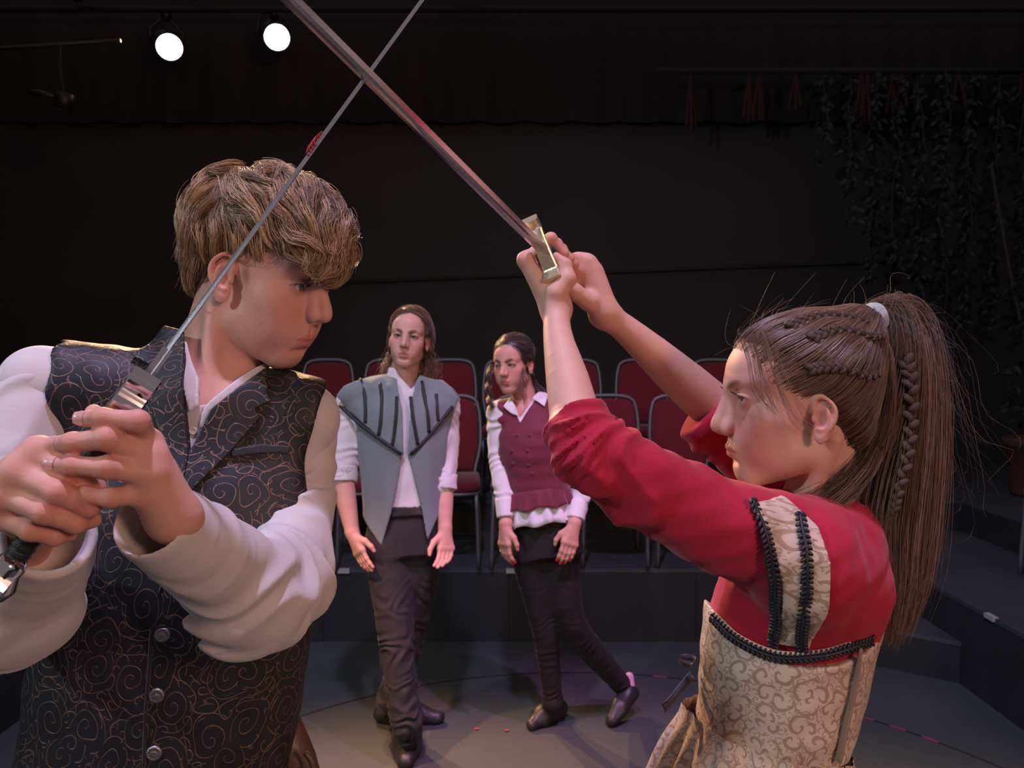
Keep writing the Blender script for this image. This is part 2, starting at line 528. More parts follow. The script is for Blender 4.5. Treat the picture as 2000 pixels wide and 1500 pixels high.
def deck(name, poly, z0, z1, label_top=None):
    """platform: dark sides with a slightly overhanging deck sheet on top"""
    o = prism(name, poly, z0, z1 - .02, M_PLAT); o['kind'] = 'structure'
    c = np.mean(poly, axis=0); P2 = [tuple(np.array(q) + unit(np.array(q) - c) * .006) for q in poly]
    prism('deck_board', P2, z1 - .02, z1, M_DECK, o)
    return o
plat = deck('floor_platform', [(-2.15, 4.2), (2.17, 4.2), (2.17, 5.1), (-2.15, 5.1)], 0, .41)
deck('floor_upper_tier', [(-2.15, 5.1), (3.0, 5.1), (3.0, 6.85), (-2.15, 6.85)], 0, .62)
deck('floor_side_platform', [(2.17, .6), (3.0, .6), (3.0, 5.1), (2.17, 5.1)], 0, .41)
deck('floor_side_upper_tier', [(3.0, .6), (5.0, .6), (5.0, 6.85), (3.0, 6.85)], 0, .62)
deck('floor_far_side_platform', [(-4.6, .6), (-2.15, .6), (-2.15, 6.85), (-4.6, 6.85)], 0, .41)
deck('floor_corner_step', [(1.40, 4.199), (2.169, 3.66), (2.169, 4.199)], 0, .205)
for sx in (-1.05, -.02, 1.02):                               # joints between the platform's front panels
    slab('panel_joint', (sx, 4.198, .195), (.003, .003, .19), M_SEAM, plat)
for (px_, py_) in ((668, 1116), (1000, 1117)):
    q = on_z(px_, py_, .41); slab('edge_tape', (q[0], 4.197, .400), (.032, .012, .012), M_PALE, plat)
q = on_z(1945, 1203, .41); slab('edge_tape', (2.172, q[1], .404), (.012, .035, .010), M_PALE, plat)
wall_back = slab('wall_back', (0, 6.95, 2.6), (6.5, .05, 2.6), M_WALL)
slab('wall_left', (-4.65, 3.0, 2.6), (.05, 4.0, 2.6), M_WALL)
slab('wall_right', (5.05, 3.0, 2.6), (.05, 4.0, 2.6), M_WALL)
# batten and conduit on the back wall
a_, b_ = P(640, 550, 6.78), P(1760, 507, 6.78); a_[1] = b_[1] = 6.89
mesh_obj('trim_batten', *sweep([a_, b_], .03, prof=[(1, .5), (1, -.5), (-1, -.5), (-1, .5)], up=A(0, 0, 1)), M_DRAPE, wall_back, smooth=False)
a_ = P(862, 245, 6.75); a_[1] = 6.885; b_ = A(a_[0], 6.885, 5.1)
mesh_obj('conduit', *sweep([a_, b_], .018, 10), M_PIPE, wall_back)
# upper black drape
V = []; n = 160
for i in range(n + 1):
    x = -4.5 + 9.4 * i / n; y = 6.80 + .012 * math.sin(i * 1.9) + .015 * math.sin(i * .7)
    V += [(x, y, 5.15), (x + .01, y, 3.62 + .01 * math.sin(i * .9))]
dr = mesh_obj('black_drape_border', np.array(V), np.array([(2 * i, 2 * i + 1, 2 * i + 3, 2 * i + 2) for i in range(n)]), M_DRAPE)
tag(dr, 'black drape border hanging across the top of the back wall', 'curtain'); m_ = dr.modifiers.new('thickness', 'SOLIDIFY'); m_.thickness = .01

# --- lighting pipes and lanterns
M_LENS, nt, b = material('lit_lens'); b.inputs['Emission Color'].default_value = (1, .97, .92, 1); b.inputs['Emission Strength'].default_value = 14.0; b.inputs['Base Color'].default_value = (.9, .9, .9, 1)
M_DIMLENS = simple('dark_lens', (.09, .05, .055), .15)
def pipe(a, b_, label, mat=None, r=.024):
    o = mesh_obj('lighting_pipe', *sweep([a, b_], r, 12), mat or M_DRAPE); tag(o, label, 'pipe'); return o
pipe(A(-4.5, 6.42, 4.42), A(4.9, 6.42, 4.42), 'long lighting pipe carrying the two glowing stage lanterns')
pipe(P(-260, 112, 5.0), P(235, 79, 5.0), 'slender brass-coloured lighting pipe slanting across the upper left', M_PIPE, .012)
def lantern(lens, target, lit, label, top):
    d = unit(np.asarray(target) - np.asarray(lens)); R = axes(np.cross(d, A(1, 0, 0)), d); R = np.column_stack([R[:, 0], np.cross(d, R[:, 0]), d])
    r_ = root('stage_lantern', lens, label, 'stage light', 'stage lanterns')
    mesh_obj('barrel', *lathe([(.06, -.42), (.095, -.40), (.098, -.25), (.075, -.22), (.078, -.02), (.112, -.015), (.112, .012), (.100, .012), (.100, -.008)], 24, R, lens), M_BLACKMETAL, r_)
    mesh_obj('lens', *lathe([(.099, -.012), (.098, -.004), (.07, .004), (.03, .008), (.001, .009)], 24, R, np.asarray(lens)), M_LENS if lit else M_DIMLENS, r_)
    piv = np.asarray(lens) - d * .2; s = unit(np.cross(d, A(0, 0, 1)))
    Y = [piv - s * .125, piv - s * .125 + A(0, 0, .10), piv - s * .06 + A(0, 0, .17), A(piv[0], piv[1], top), piv + s * .06 + A(0, 0, .17), piv + s * .125 + A(0, 0, .10), piv + s * .125]
    mesh_obj('yoke', *sweep(Y, .012, 6), M_BLACKMETAL, r_)
    mesh_obj('clamp', *box_mesh((piv[0], piv[1], top + .01), (.03, .035, .04)), M_BLACKMETAL, r_, smooth=False)
lantern(P(331, 92, 6.2), A(.1, 1.4, 1.3), True, 'glowing stage lantern, left of the two bright round lights', 4.38)
lantern(P(541, 73, 6.2), A(.3, 1.4, 1.3), True, 'glowing stage lantern, right of the two bright round lights', 4.40)
lantern(P(150, -30, 6.1), A(-.6, 1.4, 1.3), False, 'unlit stage lantern at the upper left edge above the brass glint', 4.50)
lantern(P(380, -42, 6.1), A(-.2, 1.4, 1.3), False, 'unlit stage lantern above and between the two glowing ones', 4.52)
lantern(P(915, -28, 6.1), A(.5, 1.4, 1.3), False, 'unlit stage lantern above the point where the swords cross', 4.52)
bx0 = P(125, 196, 5.0); jb = root('junction_box', bx0, 'small dull brass junction box on a drop cable below the slender pipe', 'junction box')
mesh_obj('box', *box_mesh(bx0, (.045, .04, .05), rot('Y', 18)), M_PIPE, jb, smooth=False)
mesh_obj('drop_cable', *sweep(resample([bx0 + A(0, 0, .04), bx0 + A(-.02, 0, .2), P(118, 88, 5.0)], 10), .006, 6), M_DRAPE, jb)
mesh_obj('connector', *sweep([P(62, 182, 5.0), P(80, 182, 5.0), P(110, 190, 5.0)], [.022, .02, .008], 10), M_PIPE, jb)

# --- stacking chairs
M_SEAT = cloth('dark_red_upholstery', (.115, .008, .017), .9, 500.0, .15, .15)
M_FRAME = simple('grey_tube', (.12, .115, .125), .45, .45, .2, 30.0)
def soft_pad(outline, y0, y1, name, mat, parent, R=None, o=(0, 0, 0), rnd=.018):
    """padded panel: outline in x,z swollen between y0 and y1"""
    O = np.array(outline); c = O.mean(0); n = len(O); V = []; rings = [(0.90, y0), (.985, y0 + (y1 - y0) * .15), (1.0, (y0 + y1) / 2), (.985, y0 + (y1 - y0) * .85), (.90, y1)]
    for k, y in rings:
        for q in O: w = c + (q - c) * k; V.append((w[0], y, w[1]))
    F = [(i * n + j, i * n + (j + 1) % n, (i + 1) * n + (j + 1) % n, (i + 1) * n + j) for i in range(len(rings) - 1) for j in range(n)]
    F += [tuple(range(n - 1, -1, -1)), tuple(range((len(rings) - 1) * n, len(rings) * n))]
    V = np.array(V)
    if R is not None: V = V @ np.asarray(R).T
    return mesh_obj(name, V + np.asarray(o), F, mat, parent)
def make_chair():
    c = root('banquet_chair', (0, 0, 0), 'x', 'chair')
    tilt = rot('X', -9)                                       # back leans away (+y)
    back = []
    for a in np.linspace(0, math.pi, 15): back.append((.168 * math.copysign(abs(math.cos(a)) ** .62, math.cos(a)), .40 + .065 * math.sin(a) ** .8))
    back = [(.150, .03), (.185, .18), (.182, .34)] + back[1:-1] + [(-.182, .34), (-.185, .18), (-.150, .03)]
    soft_pad(back, -.022, .018, 'backrest', M_SEAT, c, tilt, (0, .20, .455))
    fr = np.array([(x * 1.075 if True else x, 0, (z - .2) * 1.055 + .205) for x, z in back]) @ tilt.T + A(0, .20, .455)
    fr = np.vstack([[fr[0] + A(.012, -.01, -.06)], fr, [fr[-1] + A(-.012, -.01, -.06)]])
    mesh_obj('back_frame', *sweep(resample(fr, 50), .0125, 8), M_FRAME, c)
    seat = [(x, y) for x, y in ((-.19, .20), (-.205, .0), (-.21, -.14), (-.19, -.205), (-.10, -.225), (0, -.23), (.10, -.225), (.19, -.205), (.21, -.14), (.205, .0), (.19, .20))]
    soft_pad([(x, -y) for x, y in seat], -.03, .03, 'seat', M_SEAT, c, np.array([[1, 0, 0], [0, 0, -1], [0, 1, 0]]).astype(float), (0, 0, .455))
    sf = [(x * .96, y * .96, .418) for x, y in seat]; sf.append(sf[0])
    mesh_obj('seat_frame', *sweep(sf, .011, 6), M_FRAME, c)
    for s in (-1, 1):
        mesh_obj('leg', *sweep(resample([(.185 * s, -.19, .425), (.195 * s, -.20, .20), (.200 * s, -.205, .0)], 6), .0125, 8), M_FRAME, c)
        mesh_obj('leg', *sweep(resample([(.180 * s, .19, .47), (.190 * s, .20, .25), (.198 * s, .245, .0)], 8), .0125, 8), M_FRAME, c)
    for ch in c.children:
        for w_ in ch.data.vertices: w_.co.x *= .90
    return c
chair0 = make_chair()
CHAIRS = [  # (column of the back's centre, row of its top, distance, base height, label, turn)
    (608, 4.62, .41, 'front row red chair between the paisley waistcoat and the grey doublet', 4),
    (742, 4.60, .41, 'front row red chair hidden behind the man in the grey doublet', 2),
    (880, 4.58, .41, 'front row red chair whose seat shows in the gap between the two players', 1),
    (1022, 4.58, .41, 'front row red chair hidden behind the woman in the maroon waistcoat', 0),
    (1188, 4.60, .41, 'front row red chair right of the maroon waistcoat, partly behind a red sleeve', -2),
    (1326, 4.60, .41, 'front row red chair below the far raised forearm of the swordswoman', -4),
    (1468, 4.62, .41, 'front row red chair hidden behind the face of the swordswoman', -6),
    (642, 5.45, .62, 'back row red chair, leftmost of that row, beside the swordsman', 4),
    (762, 5.42, .62, 'back row red chair behind the head of the man in grey', 2),
    (880, 5.40, .62, 'back row red chair showing its rounded top beside the grey cape collar', 1),
    (994, 5.40, .62, 'back row red chair behind the head of the maroon waistcoat woman', 0),
    (1122, 5.40, .62, 'back row red chair just behind the raised near forearm', -2),
    (1252, 5.40, .62, 'back row red chair between the two raised forearms', -3),
    (1396, 5.42, .62, 'back row red chair behind the red cuff of the far arm', -5)]
for i, (px_, D_, z_, lab, turn) in enumerate(CHAIRS):
    o = chair0 if i == 0 else copy_tree(chair0)
    q = P(px_, 750, D_); o.location = (q[0], D_ - .2, z_); o.rotation_euler = (0, 0, math.radians(turn))
    tag(o, lab, 'chair', 'red banquet chairs on the platforms')
o = copy_tree(chair0); o.location = (3.02 - .05, 3.95, .41); o.rotation_euler = (0, 0, math.radians(-80)); tag(o, 'red chair on the side platform cut off by the right picture edge', 'chair', 'red banquet chairs on the platforms')

# --- planting on the right: hanging vines, red amaranth tassels and a terracotta pot
M_LEAF = simple('dark_leaf', (.006, .010, .006), .6, 0, .5, 30.0)
M_LEAF2 = simple('bluish_leaf', (.013, .014, .020), .6, 0, .4, 30.0)
M_STEM = simple('vine_stem', (.03, .022, .015), .8)
M_AMAR = simple('amaranth_red', (.036, .006, .005), .9, 0, .4, 60.0)
M_POT = simple('terracotta', (.075, .026, .018), .85, 0, .3, 14.0, .3, 60.0)
rs = np.random.RandomState(12)
def leaf_mesh(c, d, n, L, w):
    d = unit(d); n = unit(n - d * (n @ d)); s = np.cross(d, n)
    V = [c, c + d * L * .35 + s * w + n * .15 * w, c + d * L * .75 + s * w * .6, c + d * L - n * .12 * L, c + d * L * .75 - s * w * .6, c + d * L * .35 - s * w + n * .15 * w, c + d * L * .5 - n * w * .25]
    return np.array(V), [(0, 1, 6), (1, 2, 6), (2, 3, 6), (3, 4, 6), (4, 5, 6), (5, 0, 6)]
pipe(A(1.2, 6.44, 3.93), A(4.9, 6.44, 3.93), 'thin pipe at upper right that the vines and red tassels hang from')
vx = [1615, 1662, 1706, 1752, 1800, 1850, 1898, 1948, 1998]
side_words = ['first', 'second', 'third', 'fourth', 'fifth', 'sixth', 'seventh', 'eighth', 'ninth', 'tenth', 'eleventh', 'twelfth', 'thirteenth', 'fourteenth', 'fifteenth']
for i, px_ in enumerate(vx):
    top = P(px_, 750, 6.35); top = A(top[0], 6.44, 3.92); L = (.9 + 1.9 * (i / 8) ** .8) * (.75 + .4 * rs.rand()); n = 14
    X = np.array([top + A(.025 * math.sin(k * .9 + i) + .01 * rs.normal(), .03 * math.sin(k * .7 + 2 * i), -L * k / (n - 1)) for k in range(n)])
    r_ = root('hanging_vine', top, f'{side_words[i]} hanging leafy vine along the dark right wall, counted from its inner end', 'vine', 'vines on the dark right wall')
    mesh_obj('stem', *sweep(resample(X, 24), .006, 5), M_STEM, r_)
    lv = []
    for k in range(int(110 * L / 1.5)):
        t = rs.rand(); c = X[0] + (X[-1] - X[0]) * t + np.clip(rs.normal(size=3), -1.6, 1.6) * .028
        lv.append(leaf_mesh(c, A(rs.normal(), rs.normal() * .6, -.8), A(rs.normal() * .4, -1, .4), .05 + .04 * rs.rand(), .018 + .01 * rs.rand()))
    o = mesh_obj('leaves', *jlist(*lv), M_LEAF2 if i % 4 == 1 else M_LEAF, r_, smooth=False); o['kind'] = 'stuff'
for i, (px_, py_, h_) in enumerate([(1348, 192, 60), (1462, 190, 46), (1482, 190, 46), (1553, 178, 40), (1682, 190, 50), (1694, 192, 44), (1742, 180, 40), (1760, 180, 38), (1870, 172, 44), (1996, 160, 46)]):
    a_ = P(px_, py_, 6.35); L = h_ / 1500 * 6.35
    r_ = root('amaranth_tassel', a_, f'{side_words[i]} dark red drooping amaranth tassel from the inner end of the row', 'flower', 'red tassels hung above the vines')
    tv = []
    for k in range(3):
        o_ = A(.03 * (k - 1) + .01 * rs.normal(), .02 * rs.normal(), 0); X = [A(a_[0], a_[1], 3.92), a_ + o_ * .6, a_ + o_ - A(0, 0, L * .5), a_ + o_ * 1.2 - A(0, 0, L * (.8 + .3 * rs.rand()))]
        Y = resample(X, 14); tv.append(sweep(Y, .010 + .006 * np.abs(np.sin(np.arange(14) * 2.1)), 6))
    mesh_obj('tassel', *jlist(*tv), M_AMAR, r_)
pc = A(3.56, 5.25, .62); r_ = root('terracotta_pot', pc, 'terracotta planter pot at the far right edge below the vines', 'pot')
mesh_obj('pot_body', *lathe([(.10, 0), (.115, .02), (.150, .34), (.168, .345), (.170, .40), (.150, .405), (.142, .36), (.01, .35)], 24, None, pc), M_POT, r_)
mesh_obj('climber', *sweep(resample([pc + A(0, 0, .34), pc + A(.02, .03, .8), pc + A(-.03, .2, 1.5), pc + A(.05, .6, 2.4)], 20), .012, 6), M_STEM, r_)
lv = [leaf_mesh(pc + A(rs.normal() * .08, .1 + rs.normal() * .06, .5 + rs.rand() * 1.0), A(rs.normal(), rs.normal() * .5, -.6), A(rs.normal() * .4, -1, .4), .07, .022) for k in range(60)]
o = mesh_obj('leaves', *jlist(*lv), M_LEAF, r_, smooth=False); o['kind'] = 'stuff'
# two red petals lying on the floor
for (px_, py_), lab in (((926, 1425), 'small red petal on the floor, the one nearer the grey doublet man'), ((985, 1428), 'small red petal on the floor, the one nearer the striding boot')):
    q = on_z(px_, py_, .002); v, f = leaf_mesh(q, A(1, .3, .0), A(0, 0, 1), .022, .008); v[:, 2] += .003
    tag(mesh_obj('petal', v, f, M_PINK), lab, 'petal', 'red petals on the floor')
# ------------------------------------------------------------------ head model (local: x side, y forward, z up; origin between the ear canals)
def ear_sdf():
    e = SDF()      # ear frame: x = back along the ear, y = up, z = outward
    e.u(ell((.014, .004, -.001), (.0150, .026, .0035)), 0)
    e.u(ell((.011, -.019, -.0005), (.0085, .0115, .0042)), .006)
    hel = [(.004, -.001, .001), (.0015, .010, .0025), (.003, .021, .0035), (.010, .030, .0040), (.020, .031, .0040), (.028, .023, .0035), (.0295, .011, .0030), (.0255, -.002, .0028), (.0185, -.013, .002), (.013, -.022, .001)]
    e.u(tube(hel, [.0026, .0030, .0032, .0034, .0035, .0035, .0033, .0030, .0030, .0030], 22), .0025)
    e.u(tube([(.016, .022, .0022), (.0205, .012, .003), (.0195, .001, .003), (.0145, -.0095, .003)], [.0024, .003, .003, .003], 10), .003)
    e.s(ell((.0105, .001, .0045), (.0075, .0105, .0058)), .003)
    e.s(ell((.014, .0215, .0045), (.0075, .0045, .0026)), .002)
    e.u(ell((.0015, -.001, .002), (.0036, .0055, .0034)), .002)
    e.u(ell((.0085, -.0125, .0025), (.0045, .003, .003)), .002)
    return e
def head_sdf(lid=.0054, gaze_drop=0.0, jaw=1.0, nose=1.0, lips=1.0, brow=1.0, cheek=1.0, mouth_open=0.0):
    s = SDF()
    s.u(ell((0, -.012, .050), (.0735, .096, .080)))
    s.u(ell((0, .042, .046), (.061, .056, .060)), .03)
    s.u(ell((0, .040, -.012), (.0585, .053, .062)), .03)
    s.u(ell((0, .045, -.055), (.040 * jaw, .050, .040)), .03)
    s.u(cap((.047 * jaw, .003, -.058), (.014 * jaw, .074, -.0935), .0165, .0165), .032)
    s.u(ell((0, .079, -.0925), (.017 * jaw, .0165, .0160)), .016)
    s.u(ell((0, .072, -.057), (.031, .0275, .034)), .016)
    s.u(ell((.0425, .058, -.014), (.023, .022, .019)), .022)
    s.u(ell((.034, .036, -.044), (.0235 * cheek, .036, .034)), .028)
    s.u(ell((.029, .064, -.040), (.019 * cheek, .019, .026)), .022)
    s.u(cap((.010, .0885, .031), (.044, .070, .033), .0095 * brow, .0085), .018)
    s.s(ell((.032, .1005, .013), (.0200, .0150, .0125)), .012)
    # nose
    s.u(cap((0, .0920, .024), (0, .1115 + .004 * nose, -.008), .0076, .0092), .014)
    s.u(ell((0, .1165 * .4 + (.1165 + .005 * nose) * .6, -.0165), (.0098, .0108, .0092)), .008)
    s.u(ell((.0115, .1055, -.0205), (.0074, .0105, .0078)), .006)
    s.u(cap((0, .114, -.0235), (0, .099, -.029), .0042, .005), .005)
    s.s(ell((.0062, .1095, -.0285), (.0036, .0066, .0044)), .0025)
    s.u(cap((.0075, .0900, .016), (.0105, .1020, -.013), .0050, .0066), .010)
    # lips
    mo = mouth_open; md = .005
    L_ = lambda pts: [(a, b, c - md) for a, b, c in pts]
    s.u(tube(L_([(0, .1000, -.0462), (.006, .1005, -.0452), (.014, .0960, -.0476), (.0225, .0875, -.0514)]), [.0048, .0050 * lips, .0042, .0015], 9), .0035)
    s.u(tube(L_([(0, .0985, -.0572 - mo), (.008, .0978, -.0570 - mo), (.016, .0932, -.0552 - mo * .6), (.0220, .0875, -.0522)]), [.0060 * lips, .0058 * lips, .0042, .0015], 9), .004)
    s.s(tube(L_([(0, .1075, -.0518 - mo * .5), (.010, .1055, -.0512 - mo * .5), (.017, .0995, -.0516 - mo * .4), (.0225, .0925, -.0520)]), [.0013 + mo * .5, .0013 + mo * .45, .0011 + mo * .2, .0008], 9), .0018)
    s.s(ell((0, .1035, -.0410), (.0034, .0042, .0075)), .004)
    s.s(ell((0, .0985, -.0765), (.018, .0075, .0055)), .008)
    # eyelids
    s.u(ell((.0315, .0792, .0125), (.0165, .0142, .0135)), .0045)
    s.s(ell((.0315, .0950, .0118 - gaze_drop), (.0145, .0128, lid), rot('Y', -5)), .0012)
    s.u(tube([(.0185, .0885, .0135), (.025, .0930, .0172), (.033, .0935, .0182), (.0415, .0880, .0150), (.0470, .0800, .0105)], [.0014, .0018, .0019, .0017, .0012], 10), .0016)
    s.s(tube([(.0195, .0905, .0215), (.028, .0950, .0238), (.037, .0935, .0232), (.0465, .0850, .0175)], [.0009, .0011, .0011, .0009], 9), .0022)
    # ear
    ef = Frame((.0685, .006, .000), np.column_stack([unit((.34, -.93, 0)), unit((0, -.38, .92)), unit(np.cross(unit((.34, -.93, 0)), unit((0, -.38, .92))))]) * A(1, 1, 1))
    if ef.R[0, 2] < 0: ef.R[:, 2] *= -1
    s.u(ear_sdf().prim(ef), .004)
    return s
EYE_C = A(.0315, .0795, .0120); EYE_R = .0125
BASE_SKIN = A(.62, .365, .290)
def head_paint(loc, cols, brow_col=(.12, .07, .04), lip=(.45, .14, .13), blush=.35, brow_w=1.0, lash=True, lash_w=1.0):
    """skin colouring in head space: lips, brows, lash line, blush, ear tint"""
    x = np.abs(loc[:, 0]); y = loc[:, 1]; z = loc[:, 2]
    q = np.column_stack([x, y, z])
    def put(d, soft, c, amt=1.0):
        m = (1 - smoothstep(-soft, soft, d))[:, None] * amt
        cols[:] = cols * (1 - m) + np.asarray(c) * m
    put(ell((.040, .070, -.022), (.030, .030, .022))[0](q), .016, (.56, .20, .16), blush)
    put(ell((0, .118, -.018), (.012, .012, .012))[0](q), .008, (.56, .20, .15), .4)
    put(ell((.084, -.010, .004), (.022, .024, .030))[0](q), .010, (.58, .19, .15), .45)
    put(ell((.0315, .0925, .008), (.020, .010, .012))[0](q), .006, (.42, .20, .17), .45)
    put(tube([(0, .1020, -.0517), (.006, .1025, -.0510), (.014, .0980, -.0532), (.0220, .0900, -.0565)], [.0060, .0062, .0050, .0022], 9)[0](q), .0012, lip, .9)
    put(tube([(0, .1005, -.0612), (.008, .0998, -.061), (.016, .0952, -.0595), (.0220, .0895, -.0572)], [.0068, .0066, .0050, .0022], 9)[0](q), .0014, lip, .9)
    put(tube([(.012, .098, .0285), (.024, .0955, .0335), (.036, .0880, .0350), (.0475, .0745, .0300)], [.0032 * brow_w, .0036 * brow_w, .0030 * brow_w, .0014], 10)[0](q), .0022, brow_col, .85)
    if lash:
        put(tube([(.0190, .0900, .0125), (.025, .0945, .0158), (.033, .0950, .0168), (.0415, .0895, .0138), (.0470, .0815, .0100)], np.array([.0011, .0014, .0015, .0014, .0012]) * lash_w, 10)[0](q), .0009 * lash_w, (.05, .03, .025), .9)
        put(tube([(.020, .0885, .0075), (.028, .0915, .0060), (.037, .0895, .0062), (.0455, .0825, .0092)], .0009 * lash_w, 9)[0](q), .0009 * lash_w, (.12, .06, .05), .5)
    return cols
def eye_mesh(fr, side, gaze, white=1.0):
    """eyeball with iris, pupil and cornea relief; gaze is a direction in head space"""
    c = EYE_C * A(side, 1, 1)
    g = unit(gaze); R = axes(g, A(0, 0, 1)) if abs(g[2]) < .95 else np.eye(3)
    rings = 18; seg = 24; V = []; Cc = []
    for i in range(rings + 1):
        th = math.pi * (i / rings) ** 1.25
        for j in range(seg):
            a = 2 * math.pi * j / seg
            d = A(math.sin(th) * math.cos(a), math.cos(th), math.sin(th) * math.sin(a))
            r = EYE_R + (.0009 * max(0, 1 - (th / .5) ** 2))
            V.append(c + R @ (d * r))
            Cc.append((.012, .010, .010) if th < .17 else ((.10, .12, .11) if th < .40 else ((.05, .05, .05) if th < .50 else (.62, .55, .52))))
    F = [(i * seg + j, i * seg + (j + 1) % seg, (i + 1) * seg + (j + 1) % seg, (i + 1) * seg + j) for i in range(rings) for j in range(seg)]
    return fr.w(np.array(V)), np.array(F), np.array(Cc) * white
def lashes(fr, side, n=26, length=.008):
    up = resample([(.0195, .0905, .0128), (.025, .0950, .0162), (.033, .0955, .0170), (.0415, .0900, .0140), (.0470, .0820, .0102)], n)
    C = []
    for i, p in enumerate(up):
        t = i / (n - 1); out = unit((.35 * (t - .35) * 2, 1, .15))
        L = length * (.6 + .5 * math.sin(math.pi * min(1, t + .15)))
        C.append([p, p + out * L * .45 + A(0, 0, .0002), p + out * L * .8 + A(0, 0, .0018), p + out * L + A(0, 0, .0042)])
    C = np.array(C) * A(side, 1, 1)
    return strands_mesh(fr.w(C.reshape(-1, 3)).reshape(C.shape), .00022, .4)
# ------------------------------------------------------------------ helpers for figures
class Warp:
    """smooth bend of the face in its side plane: per-person profile"""
    def __init__(s, C, W, sg=.03): s.C = f4(C); s.W = f4(W); s.sg = sg
    def disp(s, q):
        g = np.exp(-((q[:, None, 1:] - s.C[None]) ** 2).sum(2) / (2 * s.sg ** 2))
        return g @ s.W
    def fwd(s, q):
        q = np.atleast_2d(q).astype(float).copy(); q[:, 1:] += s.disp(q); return q
    def inv(s, q):
        o = q.copy()
        for _ in range(2): o[:, 1:] = q[:, 1:] - s.disp(o)
        return o
def head_prim(hs, fr, warp=None):
    def f(p):
        q = fr.inv(p)
        if warp is not None: q = warp.inv(q)
        q[:, 0] = np.abs(q[:, 0])
        return hs.ev(q, _MARGIN[0] + .004) * fr.k
    return (f, fr.w((0, .005, .008)), .175 * fr.k)
def poly2(fr, pts, ylo=-1, yhi=1):
    """prism: polygon in frame x,z extruded along the frame's y between ylo and yhi"""
    V = f4(pts); c = V.mean(0); r = np.linalg.norm(V - c, axis=1).max()
    cc = fr.w((c[0], (ylo + yhi) / 2, c[1]))
    def f(p):
        q = fr.inv(p); x = q[:, [0, 2]]
        d = ((x - V[0]) ** 2).sum(1); s = np.ones(len(x), x.dtype)
        j = len(V) - 1
        for i in range(len(V)):
            e = V[j] - V[i]; w = x - V[i]
            b = w - e * np.clip(w @ e / (e @ e + 1e-12), 0, 1)[:, None]
            d = np.minimum(d, (b * b).sum(1))
            c1 = x[:, 1] >= V[i, 1]; c2 = x[:, 1] < V[j, 1]; c3 = e[0] * w[:, 1] > e[1] * w[:, 0]
            fl = (c1 & c2 & c3) | (~c1 & ~c2 & ~c3)
            s = np.where(fl, -s, s); j = i
        d = s * np.sqrt(d)
        return np.maximum(d, np.maximum(ylo - q[:, 1], q[:, 1] - yhi))
    return (f, cc, math.hypot(r, (yhi - ylo) / 2))
def px_poly(fr, pix, depth):
    """pixel outline read at a depth -> (x, z) in a body frame"""
    out = []
    for q in pix:
        w = fr.inv(P(q[0], q[1], q[2] if len(q) > 2 else depth)[None])[0]; out.append((w[0], w[2]))
    return out
def field(sdf):
    return lambda p: sdf.ev(p, .08)
def shell(base, off, th, region):
    """thin layer riding on another surface inside a region prim"""
    f = lambda p: np.maximum(np.abs(base.ev(p, .06) - off) - th, region[0](p))
    return (f, region[1], region[2])
def hand_sdf(S, wrist, fingers, thumb, sc=1.0, wr=.0175, palm_k=.014):
    """fingers: list of 4 chains of world joints MCP, PIP, DIP, tip"""
    rr = [(.0100, .0088, .0080, .0066), (.0104, .0090, .0081, .0068), (.0100, .0086, .0077, .0064), (.0092, .0078, .0070, .0058)]
    for ch, r in zip(fingers, rr):
        S.u(cap(wrist, ch[0], wr * sc, r[0] * 1.28 * sc), palm_k)
    for i in range(3):
        S.u(cap(fingers[i][0], fingers[i + 1][0], .0095 * sc, .0092 * sc), .010)
    for ch, r in zip(fingers, rr):
        for i in range(3):
            S.u(cap(ch[i], ch[i + 1], r[i] * sc, r[i + 1] * sc), .004 if i else .006)
        for i in (1, 2):
            S.u(ball(ch[i], r[i] * 1.01 * sc), .003)
    tr = (.0150, .0125, .0098, .0074)
    for i in range(len(thumb) - 1):
        S.u(cap(thumb[i], thumb[i + 1], tr[i] * sc, tr[i + 1] * sc), .012 if i == 0 else .005)
def nail_paint(v, cols, chain, dorsal, col=(.66, .36, .33), sc=1.0):
    """fingernail tint on the dorsal side of a finger tip"""
    a, b = np.asarray(chain[2]), np.asarray(chain[3]); t = unit(b - a); n = unit(np.asarray(dorsal) - t * (np.asarray(dorsal) @ t)); s = np.cross(t, n)
    c = b + n * .0065 * sc + t * .001
    q = (v - c); q = np.column_stack([q @ t, q @ s, q @ n])
    d = np.maximum(np.maximum(np.abs(q[:, 0]) / .0062, np.abs(q[:, 1]) / .0050), np.abs(q[:, 2]) / .006)
    m = (1 - smoothstep(.85, 1.05, d))[:, None]
    cols[:] = cols * (1 - m) + np.asarray(col) * m
    rim = ((d > .95) & (d < 1.2))[:, None] * .25
    cols[:] = cols * (1 - rim) + np.array((.45, .18, .15)) * rim
def nail_mesh(chain, dorsal, sc=1.0, r=.0066):
    """thin curved nail plate on a finger tip"""
    a, b = np.asarray(chain[2]), np.asarray(chain[3]); t = unit(b - a); n = unit(np.asarray(dorsal) - t * (np.asarray(dorsal) @ t)); s = np.cross(t, n)
    V = []; nu, nv = 7, 6
    for i in range(nv):
        u = i / (nv - 1); L = (-.0075 + .0105 * u) * sc; hw = (.78 + .18 * math.sin(math.pi * u)) * (1.0 if u < .85 else .82)
        for j in range(nu):
            w = (j / (nu - 1) - .5) * 2 * hw
            rr = (r * sc + .0007) * (1 - .10 * max(0, u - .4)) + (.0008 if u > .95 else 0)
            V.append(b + t * L + rr * (math.cos(w) * n + math.sin(w) * s))
    F = [(i * nu + j, i * nu + j + 1, (i + 1) * nu + j + 1, (i + 1) * nu + j) for i in range(nv - 1) for j in range(nu - 1)]
    return np.array(V), F
